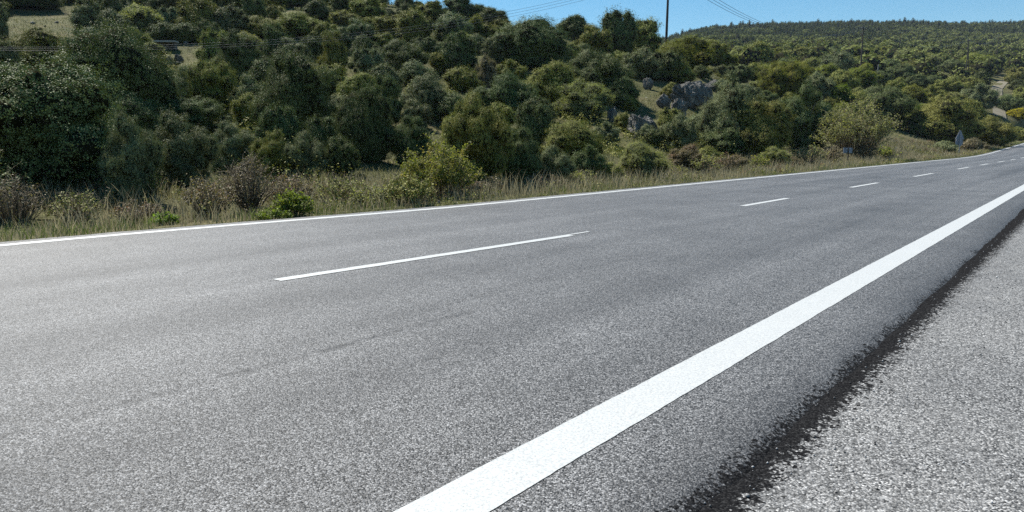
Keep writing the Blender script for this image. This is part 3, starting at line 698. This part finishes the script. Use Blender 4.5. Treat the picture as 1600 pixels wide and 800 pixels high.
twig_shrub(262, 352, 46, 22, 'bright', 24, 900, 0.018, "bright_weed", "small bright green weed clump below the grey-green oaks near the left", "plant", seed=6, upright=0.3)
twig_shrub(390, 332, 90, 92, 'mauve', 120, 1300, 0.018, "dry_shrub", "tall grey twiggy shrub, nearly leafless, behind the bright green weeds", "shrub", seed=7, upright=0.5)
twig_shrub(330, 338, 86, 64, 'brown', 90, 1600, 0.02, "dry_shrub", "reddish brown dry shrub left of the tall grey twiggy one", "shrub", seed=8, upright=0.3)
twig_shrub(452, 322, 84, 52, 'brown', 90, 1700, 0.02, "dry_shrub", "tan dry shrub rising behind the brightest green weed clump", "shrub", seed=9, upright=0.3)
twig_shrub(535, 322, 100, 48, 'olive', 80, 1900, 0.02, "bramble", "tangled olive bramble with arching stems left of the yellow-green bush", "shrub", seed=10, upright=0.1)
twig_shrub(582, 324, 70, 40, 'pale', 60, 1500, 0.02, "bramble", "pale tangled bramble between olive bramble and yellow-green bush", "shrub", seed=11, upright=0.1)
twig_shrub(20, 345, 110, 70, 'mauve', 110, 700, 0.016, "dry_shrub", "heap of grey leaning twigs at the left end of the verge", "shrub", seed=12, upright=0.1)
twig_shrub(5, 330, 40, 110, 'grey', 16, 600, 0.02, "dry_shrub", "tall thin stalks standing at the extreme left of the verge", "shrub", seed=13, upright=0.8)
twig_shrub(120, 345, 100, 48, 'olive', 70, 1100, 0.018, "weed_clump", "sparse leafy weeds in front of the biggest grey-green oak", "plant", seed=14, upright=0.5)
twig_shrub(160, 300, 60, 36, 'yellow', 30, 800, 0.02, "weed_clump", "small yellow-green sapling in the shade right of the biggest grey-green oak", "plant", seed=15, upright=0.4)
twig_shrub(240, 318, 30, 62, 'yellow', 20, 500, 0.02, "weed_clump", "narrow climbing plant with orange-yellow leaves beside grey-green oaks", "plant", seed=16, upright=0.8)
twig_shrub(215, 345, 80, 34, 'brown', 60, 700, 0.016, "weed_clump", "brown low weeds left of the small bright green clump", "plant", seed=17, upright=0.4)
_vg = [(730,306,52,30,'brown',"brown seed-headed weeds just right of the yellow-green bush"),(775,302,60,26,'mauve',"greyish dry weeds in a low stand beneath the olive oak"),
 (850,296,70,26,'brown',"brownish weeds along the verge below the grey loose oak"),(905,290,60,26,'pale',"pale straw weeds below the rounded olive oak"),
 (1040,278,70,28,'pale',"pale weeds right of the light olive roadside shrub"),(1100,272,60,34,'pale',"pale leafy weeds right of the brown rounded shrub"),
 (1135,268,50,30,'brown',"brown tall weeds left of the first verge gap"),(1185,266,44,24,'yellow',"yellowish weeds at the road edge left of the rectangular sign"),
 (1180,272,16,8,'bright',"tiny bright green tuft at the road edge"),(1262,258,60,36,'pale',"pale bushy weeds a little left of the rectangular sign"),
 (1300,254,50,28,'mauve',"greyish stalky weeds immediately left of the rectangular sign"),(1350,248,50,26,'brown',"reddish dry weeds immediately right of the rectangular sign"),
 (1385,248,30,20,'yellow',"yellow-green weed on the verge right of the reddish weeds"),(1480,240,26,14,'grey',"grey-white low weed left of the triangular sign foot"),
 (1512,238,30,18,'mauve',"small greyish shrub right of the triangular sign foot")]
for k, (u, vb, wd, hp, kd, lb) in enumerate(_vg):
    twig_shrub(u, vb, wd, hp, kd, 46, 900, 0.012 + 0.0009 * (1100 / max(vb - 226, 9)), "weed_clump", lb, "plant", seed=40 + k, upright=0.6)
# weeds by the shoulder at the right edge of the photograph
xx, yy = xy(15.6, 0.42)
twig_shrub(0, 0, 34, 22, 'olive', 22, 260, 0.014, "weed_tuft", "small weed tuft growing on the near shoulder at the right", "plant", at=(xx, yy, -0.06), seed=90, upright=0.5)
xx, yy = xy(17.2, 0.1)
twig_shrub(0, 0, 34, 18, 'pale', 22, 260, 0.014, "weed_tuft", "second weed tuft further along the near shoulder", "plant", at=(xx, yy, -0.06), seed=91, upright=0.5)

# ------------------------------------------------------------------ rocks
m, t, b = mat("limestone"); M['rock'] = m
tc = N(t, "ShaderNodeTexCoord").outputs["Object"]
mp = N(t, "ShaderNodeMapping"); mp.inputs["Scale"].default_value = (3, 3, 0.8); mp.inputs["Rotation"].default_value = (0, 0.5, 0); t.links.new(tc, mp.inputs[0])
c = ramp(t, noise(t, mp.outputs[0], 1.4, 6, 0.7), [(0.34, (0.05, 0.048, 0.042)), (0.5, (0.19, 0.18, 0.16)), (0.68, (0.42, 0.395, 0.345))])
t.links.new(mixc(t, mrange(t, noise(t, tc, 2.5, 4, .6), 0.55, 0.7, 0, 0.7), c, (0.10, 0.105, 0.07)), b.inputs["Base Color"]); b.inputs["Roughness"].default_value = 0.9
bump(t, b, noise(t, mp.outputs[0], 5, 6, 0.75), 1.0, 0.3)
def rock(u, vt, vb, wd, label, seed, name="rock_outcrop", depth=0.7, cat="rock", group=None, at=None, slant=0.3):
    h_ = at or hit(u, vb); x, y, z = h_; W = wd * y / F / 2; Hh = (vb - vt) * y / F
    import bmesh
    bm = bmesh.new(); bmesh.ops.create_icosphere(bm, subdivisions=5 if wd > 12 else 3, radius=1)
    V = np.array([v.co[:] for v in bm.verts])
    rg = np.random.default_rng(seed); d = V.copy()
    # faceted: cut by random planes
    for _ in range(26 if wd > 12 else 9):
        n_ = rg.normal(0, 1, 3); n_ /= np.linalg.norm(n_); h = rg.uniform(0.55, 0.9); ex = np.maximum(d @ n_ - h, 0); d -= ex[:, None] * n_
    cr = np.abs(np.sin((d[:, 0] + slant * d[:, 2]) * 9 + 2 * vnoise(d[:, 0] * 3, d[:, 2] * 3, seed))) ** 0.5
    d *= (0.88 + 0.14 * cr)[:, None]
    from mathutils import noise as mn
    so = Vector((seed * 7.3, seed * 3.1, 0))
    kk = np.array([mn.ridged_multi_fractal(Vector((p[0] * 1.6 + p[2] * slant, p[1] * 1.6, p[2] * 0.7)) + so, 0.9, 2.1, 5, 1.0, 2.0) for p in d])
    d *= (0.72 + 0.17 * kk)[:, None]
    d[:, 2] += 0.25 * vnoise(d[:, 0] * 2.2 + seed, d[:, 1] * 2, seed) * (d[:, 2] > 0)
    d += rg.normal(0, 0.012, d.shape); d *= np.array([W * 1.12, max(W * depth, 0.05), Hh * 0.75]); d[:, 2] += Hh * 0.32
    for v, c_ in zip(bm.verts, d): v.co = c_
    me = bpy.data.meshes.new(name); bm.to_mesh(me); bm.free()
    o = link(name, me, M['rock']); o.location = (x, y, z); tag(o, label, cat, group); return o
rock(1078, 120, 168, 66, "largest pale grey limestone outcrop below the yellow-green tree", 1, slant=0.9)
rock(1118, 124, 142, 50, "low pale stones trailing right from the largest outcrop", 2)
rock(1004, 176, 218, 60, "dark fissured limestone face below the small grassy ledge", 3, slant=0.9)
rock(956, 164, 196, 20, "narrow upright rock left of the dark fissured face", 4)
rock(1012, 122, 140, 22, "small pointed rock above the grassy ledge", 5)
rock(1060, 150, 182, 30, "grey rock leaning against the lower left of the largest outcrop", 6)
rock(1036, 148, 168, 30, "slanting pale slab between the two main outcrops", 7)
for k, (u, vt, vb, wd, lb) in enumerate([
    (265, 88, 98, 14, "white boulder at the left of the stony gap under the flat slab"), (280, 86, 97, 22, "dark cracked boulder topping the stony gap"),
    (272, 96, 101, 26, "flat pale stone lowest in the stony gap"), (291, 64, 69, 9, "small white stone right of the flat slab"),
    (52, 34, 38, 8, "white stone in the upper left grassy clearing"), (88, 33, 36, 7, "pale stone at the right of the grassy clearing"),
    (70, 39, 42, 5, "tiny stone mid clearing, the smallest in the grass"), (38, 68, 71, 6, "small stone at the lower edge of the grassy clearing"),
    (110, 67, 70, 5, "small stone at the lower right corner of the grassy clearing"), (714, 38, 43, 9, "white stone among dark oaks below the paired wires"),
    (760, 88, 96, 22, "pale stone heap above the lone grey tree"), (1585, 170, 174, 10, "pale stone beside the dirt track"),
    (1475, 142, 146, 14, "flat grey stone in the scrub right of centre valley"),(755, 138, 144, 22, "row of pale stones at the foot of the lone grey tree")]):
    rock(u, vt, vb, wd, lb, 30 + k, name="boulder", cat="rock")
# small white litter or chip on the asphalt edge
h_ = hit(686, 322.5); xx, yy = h_[0], h_[1]; rock(686, 319, 323, 4, "tiny white stone chip on the asphalt edge below the yellow-green bush", 50, name="boulder", at=(xx, yy, 0.0))
h_ = hit(1226, 268); rock(1226, 266, 270, 7, "whitish stone at the road edge left of the rectangular sign", 51, name="boulder", at=h_)

# loose gravel lying on the near shoulder
rg = np.random.default_rng(9); n = 7000
s_ = 0.5 + 14 * rg.random(n) ** 1.6; p_ = rg.uniform(-2.2, 0.85, n); k = rg.random(n) < np.where(p_ > 0.45, 1.0, 0.5); s_, p_ = s_[k], p_[k]
x, y = xy(s_, p_); sz = rg.uniform(0.0018, 0.0055, len(x)) * (1 + 0.9 * (rg.random(len(x)) < 0.04))
dirs = np.array([(1, 0, 0), (-1, 0, 0), (0, 1, 0), (0, -1, 0), (0, 0, 1), (0, 0, -1.)])
Vg = np.stack([x, y, -0.02 + sz * 0.5 - 0.012 * (p_ < -1) ], 1)[:, None, :] + dirs[None] * (sz[:, None, None] * rg.uniform(0.6, 1.3, (len(x), 6, 1)))
oct_ = np.array([(0, 2, 4), (2, 1, 4), (1, 3, 4), (3, 0, 4), (2, 0, 5), (1, 2, 5), (3, 1, 5), (0, 3, 5)])
Fg = (np.arange(len(x))[:, None, None] * 6 + oct_[None]).reshape(-1, 3)
m, t, b = mat("gravel_chips")
t.links.new(ramp(t, attr(t, "rnd"), [(0.2, g3(0.03)), (0.5, g3(0.16)), (1, g3(0.5))]), b.inputs["Base Color"]); b.inputs["Roughness"].default_value = 0.85
o = link("gravel", np_mesh("gravel", Vg.reshape(-1, 3), Fg, {"rnd": np.repeat(rg.random(len(x)), 6)}), m)
tag(o, "loose gravel chips scattered over the pale near shoulder", "gravel", kind="stuff")

# ------------------------------------------------------------------ dirt track up the far slope
m, t, b = mat("dirt"); tc = N(t, "ShaderNodeTexCoord").outputs["Object"]
t.links.new(ramp(t, noise(t, tc, 0.8, 5, .65), [(0.3, (0.12, 0.105, 0.065)), (0.7, (0.22, 0.19, 0.13))]), b.inputs["Base Color"]); b.inputs["Roughness"].default_value = 1
pts = [hit(u, v) for u, v in ((1562, 184), (1561, 174), (1559, 164), (1558, 154), (1557, 144), (1558, 138), (1566, 130), (1580, 124), (1605, 119))]
V, Fc = [], []
for k, p in enumerate(pts):
    a = Vector(pts[max(k - 1, 0)][:2]); c_ = Vector(pts[min(k + 1, len(pts) - 1)][:2]); d = (c_ - a).normalized(); nrm = Vector((-d.y, d.x))
    for q in (-1.1, -0.4, 0.4, 1.1):
        xx, yy = p[0] + nrm.x * q, p[1] + nrm.y * q; V.append((xx, yy, gz1(xx, yy) + 0.12))
for k in range(len(pts) - 1):
    for q in range(3): Fc.append((k * 4 + q, k * 4 + q + 1, (k + 1) * 4 + q + 1, (k + 1) * 4 + q))
o = link("dirt_path", np_mesh("dirt_path", np.array(V), np.array(Fc), smooth=True), m); tag(o, kind="structure")

# ------------------------------------------------------------------ poles, wires, signs, far buildings
import bmesh
def box_mesh(name, size, centre=(0, 0, 0), bevel=0.0):
    bm = bmesh.new(); bmesh.ops.create_cube(bm, size=1)
    for v in bm.verts: v.co = Vector((v.co.x * size[0] + centre[0], v.co.y * size[1] + centre[1], v.co.z * size[2] + centre[2]))
    if bevel: bmesh.ops.bevel(bm, geom=bm.edges[:], offset=bevel, segments=2, affect='EDGES')
    me = bpy.data.meshes.new(name); bm.to_mesh(me); bm.free(); return me
def simple(name, colr, rough=0.6, metal=0.0, var=0.25, sc=4):
    m, t, b = mat(name); tc = N(t, "ShaderNodeTexCoord").outputs["Object"]
    a = tuple(x * (1 - var) for x in colr); c = tuple(min(1, x * (1 + var)) for x in colr)
    t.links.new(ramp(t, noise(t, tc, sc, 4, .6), [(0.3, a), (0.7, c)]), b.inputs["Base Color"]); b.inputs["Roughness"].default_value = rough; b.inputs["Metallic"].default_value = metal; return m
M['pole'] = simple("creosoted_wood", (0.045, 0.034, 0.03), 0.8); M['steel'] = simple("galvanised_steel", (0.32, 0.34, 0.38), 0.5, 0.6)
M['wire'] = simple("wire_metal", (0.05, 0.05, 0.055), 0.5); M['ceramic'] = simple("insulator", (0.35, 0.34, 0.33), 0.3); M['signback'] = simple("sign_back_aluminium", (0.20, 0.22, 0.27), 0.6, 0.0, 0.12)
M['concrete'] = simple("concrete", (0.30, 0.29, 0.27), 0.9); M['shade'] = simple("doorway_shade_paint", (0.02, 0.02, 0.02), 1); M['white'] = simple("white_paint", (0.75, 0.75, 0.73), 0.6, 0, 0.08)
M['roof'] = simple("roof_sheet", (0.10, 0.10, 0.11), 0.6); M['palewall'] = simple("pale_wall", (0.45, 0.42, 0.40), 0.9)
POLETOPS = {}
def pole(key, u, vb, height, label, Yd=None, lean=0.0, r=0.12, arm=1.5, strut=False, mat_='pole', at=None, rz=0.6):
    if at: x, y, z = at
    elif Yd: x = (u - 800) / F * Yd; y = Yd; z = gz1(x, y); 
    else: x, y, z = hit(u, vb)
    root = empty("utility_pole", (x, y, z), rz); tag(root, label, "utility pole", "utility poles")
    tp = Vector((lean * height, 0, height))
    link("pole_shaft", tubes_mesh("pole_shaft", [([(0, 0, -0.5), tuple(tp * 0.5), tuple(tp)], [r * 1.25, r * 1.05, r * 0.8])], 10), M[mat_], root)
    if arm:
        ca = link("crossarm", box_mesh("crossarm", (arm, 0.10, 0.12), (tp.x, -r - 0.04, height - 0.35), 0.01), M[mat_], root)
        for q in (-0.46, 0, 0.46):
            ins = tubes_mesh("insulator", [([(tp.x + arm * q, -r - 0.04, height - 0.30), (tp.x + arm * q, -r - 0.04, height - 0.16), (tp.x + arm * q, -r - 0.04, height - 0.08)], [0.03, 0.07, 0.05])], 8)
            link("insulator", ins, M['ceramic'], ca)
    if strut:
        link("strut", tubes_mesh("strut", [([(2.0, 0, -0.4), tuple(tp * 0.85)], [r, r * 0.8])], 8), M[mat_], root)
    c_, s2 = math.cos(rz), math.sin(rz)
    POLETOPS[key] = [Vector((x + c_ * (tp.x + arm * q) - s2 * (-r), y + s2 * (tp.x + arm * q) + c_ * (-r), z + height - 0.08)) for q in (-0.46, 0, 0.46)]
    return root
# where the left pole stands, its height and the sag of the span
def _span_err(lx, ly, hh, sg):
    A = Vector((lx, ly, gz1(lx, ly) + hh)); B = Vector((15.7, 78, gz1(15.7, 78) + 9.3)); f = np.linspace(0, 1, 60)
    X_ = A.x + (B.x - A.x) * f; Y_ = A.y + (B.y - A.y) * f; Z_ = A.z + (B.z - A.z) * f - 4 * sg * f * (1 - f)
    low = np.minimum(Z_ - ground_z(X_, Y_) - 2.0, 0)
    U_, V_ = project(X_, Y_, Z_); return sum((np.interp(uq, U_, V_) - vq) ** 2 for uq, vq in ((0, 72), (240, 68), (640, 40), (800, 22))) + 400 * float((low ** 2).sum())
LX, LY, LH, LS = min(((lx, ly, hh, sg) for lx in (-48, -40, -32, -26, -20) for ly in (16, 20, 24, 30, 38) for hh in np.arange(4, 10, 1.0) for sg in np.arange(0.25, 5, 0.5)), key=lambda q: _span_err(*q)); LH = float(LH)
pole('a', 1033, 96, 9.4, "tall dark wooden pole rising out of the frame beside the yellow-green tree", Yd=78, lean=0.012, r=0.12, rz=0.0)
pole('l', 0, 0, LH, "wooden pole beyond the left edge of the picture, on the slope", r=0.11, at=(LX, LY, gz1(LX, LY)), rz=-0.3)
pole('b', 1343, 132, 9.5, "thin dark pole in the valley behind the bright yellow-green tree", r=0.11)
pole('c', 1404, 92, 9, "small distant pole left of the three white boxes", r=0.11)
pole('d', 1508, 126, 10, "dark pole with a strut in the valley left of the dirt track", r=0.11, strut=True)
pole('e', 1556, 106, 11, "furthest right pole, pale fittings on its top", r=0.11)
pole('f', 1370, 135, 4, "short pale post among bushes between two thin poles", r=0.08, mat_='concrete', arm=0.0)
def wire(a, b_, sag, label, r=0.012):
    P = []; Rr = []
    for k in range(33):
        f = k / 32; p = a.lerp(b_, f); p = Vector((p.x, p.y, p.z - sag * 4 * f * (1 - f))); P.append(p); Rr.append(r)
    o = link("overhead_wire", tubes_mesh("overhead_wire", [(P, Rr)], 4), M['wire']); tag(o, label, "wire", "overhead wires")
for k, wd_ in enumerate(("outer left", "middle", "outer right")):
    wire(POLETOPS['l'][k], POLETOPS['a'][k], float(LS) + 0.12 * k, f"{wd_} wire from the tall pole sagging left across the hillside", 0.011)
    wire(POLETOPS['a'][k], POLETOPS['b'][k], 3.5, f"{wd_} wire running down right from the tall pole over the sky", 0.02)
    wire(POLETOPS['b'][k], POLETOPS['d'][k], 2.5, f"{wd_} faint wire between the thin valley pole and the strutted pole", 0.018)
    wire(POLETOPS['d'][k], POLETOPS['e'][k], 2.0, f"{wd_} faint wire between the strutted pole and the furthest right pole", 0.02)

# signs seen from behind
def plate(name, outline, th, mat_, parent, y=0.0, z=0.0):
    bm = bmesh.new(); vs_ = [bm.verts.new((a, y, b_ + z)) for a, b_ in outline]; f = bm.faces.new(vs_)
    ex = bmesh.ops.extrude_face_region(bm, geom=[f]); bmesh.ops.translate(bm, vec=(0, th, 0), verts=[g for g in ex['geom'] if isinstance(g, bmesh.types.BMVert)])
    bmesh.ops.recalc_face_normals(bm, faces=bm.faces[:])
    me = bpy.data.meshes.new(name); bm.to_mesh(me); bm.free(); return link(name, me, mat_, parent)
def circ(r, n=28): return [(r * math.cos(2 * math.pi * k / n), r * math.sin(2 * math.pi * k / n)) for k in range(n)]
def rrect(w_, h__): return [(-w_ / 2, -h__ / 2), (w_ / 2, -h__ / 2), (w_ / 2, h__ / 2), (-w_ / 2, h__ / 2)]
x, y, z = hit(1498, 241.5); k_ = y / F
root = empty("road_sign", (x, y, z), 0.15); tag(root, "triangular road sign above a round one, grey backs towards us", "road sign")
HT = 35 * k_
link("post", tubes_mesh("post", [([(0, 0, -0.2), (0, 0, HT)], [0.045, 0.045])], 10), M['steel'], root)
tw = 7.8 * k_
tri = [(-tw, 0), (tw, 0), (tw * .12, tw * 1.75), (-tw * .12, tw * 1.75)]
plate("triangle_plate", tri, 0.02, M['signback'], root, 0.05, 23 * k_)
plate("round_plate", circ(6.6 * k_), 0.02, M['signback'], root, 0.08, 18.5 * k_)
for zz in (31, 27, 21, 16): link("bracket", box_mesh("bracket", (5 * k_, 0.03, 0.05), (0, -0.005 + 0.05, zz * k_)), M['steel'], root)
x, y, z = hit(1324, 259); k_ = y / F
root = empty("road_sign", (x, y, z), 0.2); tag(root, "low rectangular road sign on a thin post, grey back towards us", "road sign")
link("post", tubes_mesh("post", [([(0, 0, -0.2), (0, 0, 29 * k_)], [0.03, 0.03])], 10), M['pole'], root)
plate("sign_plate", rrect(15.5 * k_, 8.5 * k_), 0.02, M['signback'], root, 0.04, 23.5 * k_)
for q in (-1, 1): link("bracket", box_mesh("bracket", (9 * k_, 0.03, 0.04), (0, 0.02, 23.5 * k_ + q * 2.4 * k_)), M['steel'], root)

# flat slab shelter on the upper left slope
x, y, z = hit(258, 78); k_ = y / F
root = empty("stone_shelter", (x, y, z), 0.05); tag(root, "low shelter with a flat grey slab roof and dark open front", "shelter")
link("roof_slab", box_mesh("roof_slab", (34 * k_, 14 * k_, 2.6 * k_), (0, 4 * k_, 11.5 * k_), 0.02), M['concrete'], root)
for q in (-1, 1): link("side_wall", box_mesh("side_wall", (2.0 * k_, 10 * k_, 11 * k_), (q * 14 * k_, 5 * k_, 4.6 * k_)), M['rock'], root)
link("back_wall", box_mesh("back_wall", (25 * k_, 2.0 * k_, 11 * k_), (0, 9 * k_, 4.6 * k_)), M['rock'], root)

def shed(u, vb, wd, hp, label, wall, roofm, name="farm_shed", depth=8, white_end=False):
    x, y, z = hit(u, vb); k_ = y / F; root = empty(name, (x, y, z), random.uniform(-.15, .15)); tag(root, label, "building")
    W, Hh = wd * k_, hp * k_
    link("wall", box_mesh("wall", (W, depth, Hh + 2), (0, depth / 2, Hh / 2 - 1)), wall, root)
    bm = bmesh.new(); o2 = 0.5; vs_ = [bm.verts.new(c) for c in [(-W/2-o2, -o2, Hh+0.01), (W/2+o2, -o2, Hh+0.01), (W/2+o2, depth+o2, Hh+0.01), (-W/2-o2, depth+o2, Hh+0.01), (-W/2-o2, depth/2, Hh*1.5+0.3), (W/2+o2, depth/2, Hh*1.5+0.3)]]
    for f in ((0, 1, 5, 4), (2, 3, 4, 5), (1, 2, 5), (3, 0, 4), (3, 2, 1, 0)): bm.faces.new([vs_[i_] for i_ in f])
    me = bpy.data.meshes.new("roof"); bm.to_mesh(me); bm.free(); link("roof", me, roofm, root)
    for q in (-0.25, 0.2): link("door", box_mesh("door", (W * 0.12, 0.12, Hh * 0.7), (W * q, -0.07, Hh * 0.35)), M['shade'], root)  # solid boxes coloured black to stand for the shade in a doorway
    return root
shed(1264, 90, 34, 4, "dark roofed farm building with a white wall, far in the valley", M['white'], M['roof'])
shed(1325, 85, 36, 3, "long pale flat shed right of the dark roofed farm building", M['palewall'], M['concrete'])
shed(1480, 84, 12, 3, "small pale building between two distant poles", M['palewall'], M['concrete'])
for u, lb in ((1425, "leftmost of the three white boxes standing in the valley scrub"), (1431, "middle one of the three white boxes in the valley scrub"), (1438, "rightmost and largest of three white boxes in the valley scrub")):
    x, y, z = hit(u, 101); k_ = y / F; root = empty("white_box", (x, y, z + 1.2)); tag(root, lb, "box", "white boxes in the valley")
    link("body", box_mesh("body", (4 * k_, 3 * k_, 2.4 * k_ + 1.2), (0, 0, 1.2 * k_ - 0.6), 0.03), M['white'], root)
    link("lid", box_mesh("lid", (4.8 * k_, 3.6 * k_, 0.6 * k_), (0, 0, 2.75 * k_), 0.02), M['palewall'], root)

# ------------------------------------------------------------------ labels of the bushes: look, rank and direction from a landmark
LAND = [("the tall dark pole", 1033, 60), ("the largest pale rock", 1078, 140), ("the dark rock face", 1005, 190), ("the grassy clearing", 65, 45),
 ("the flat slab shelter", 258, 70), ("the roadside yellow-green bush", 690, 270), ("the rectangular sign", 1325, 232), ("the triangular sign", 1498, 215),
 ("the lone grey tree", 760, 118), ("the dirt track", 1560, 155), ("the strutted valley pole", 1508, 100), ("the thin valley pole", 1343, 105),
 ("the three white boxes", 1431, 98), ("the farm building", 1264, 86), ("the bright weed", 458, 325), ("the stony gap", 275, 94), ("the sky gap", 612, 4),
 ("the reddish dry shrub", 330, 310), ("the low bramble", 535, 300)]
COLW = {'dark': 'dark green', 'grey': 'grey-green', 'olive': 'olive green', 'yellow': 'yellow-green', 'bright': 'bright lime-green', 'pale': 'pale olive', 'brown': 'brown dry', 'flower': 'yellow-flowered', 'mauve': 'greyish mauve'}
ORD = ["nearest", "second nearest", "third nearest", "fourth nearest", "fifth nearest", "sixth nearest", "seventh nearest", "eighth nearest", "ninth nearest", "tenth nearest", "eleventh nearest", "twelfth nearest", "thirteenth nearest", "fourteenth nearest"]
DIRS = ["right of", "above and right of", "above", "above and left of", "left of", "below and left of", "below", "below and right of"]
KN = {'dark': 'oak_shrub', 'grey': 'oak_shrub', 'olive': 'oak_shrub', 'yellow': 'deciduous_tree', 'bright': 'deciduous_tree', 'pale': 'pale_shrub', 'brown': 'dry_shrub', 'flower': 'flowering_shrub', 'mauve': 'leafless_tree'}
groups = {}
for r_ in SCREEN:
    o, u, v, wd, asp, kd = r_[:6]
    li = min(range(len(LAND)), key=lambda q: (LAND[q][1] - u) ** 2 + (LAND[q][2] - v) ** 2)
    a = math.degrees(math.atan2(-(v - LAND[li][2]), u - LAND[li][1])) % 360; di = int(((a + 22.5) % 360) // 45)
    groups.setdefault((li, di, kd), []).append(((LAND[li][1] - u) ** 2 + (LAND[li][2] - v) ** 2, r_))
for (li, di, kd), L in groups.items():
    L.sort(key=lambda q: q[0])
    for k, (_, r_) in enumerate(L):
        wd = r_[3]; size = "big" if wd > 75 else "mid-sized" if wd > 42 else "small"
        form = "broad" if r_[4] < 0.65 else ("upright" if r_[4] > 1.1 else "rounded")
        form = '' if k > 2 else form + ' '
        rank = (ORD[k] + " ") if len(L) > 1 else ""
        r_[0]["label"] = f"{size} {form}{COLW[kd]} bush, {rank}{DIRS[di]} {LAND[li][0]}"
        r_[0].name = KN[kd]
        r_[0]["category"] = "shrub"

# ------------------------------------------------------------------ haze: the air itself, a closed box round the whole place
hz = link("haze", box_mesh("haze", (3600, 3600, 320), (0, 0, 0)), None)
mh = bpy.data.materials.new("air"); mh.use_nodes = True; th_ = mh.node_tree; th_.nodes.clear()
ou = th_.nodes.new("ShaderNodeOutputMaterial"); pv = th_.nodes.new("ShaderNodeVolumePrincipled")
pv.inputs["Color"].default_value = (0.62, 0.76, 1.0, 1); pv.inputs["Density"].default_value = 0.00009; pv.inputs["Anisotropy"].default_value = 0.0
th_.links.new(pv.outputs[0], ou.inputs["Volume"]); hz.data.materials.append(mh)
hz.location = (0, 0, 130); tag(hz, "thin bluish air over the valley", "haze", kind="stuff")
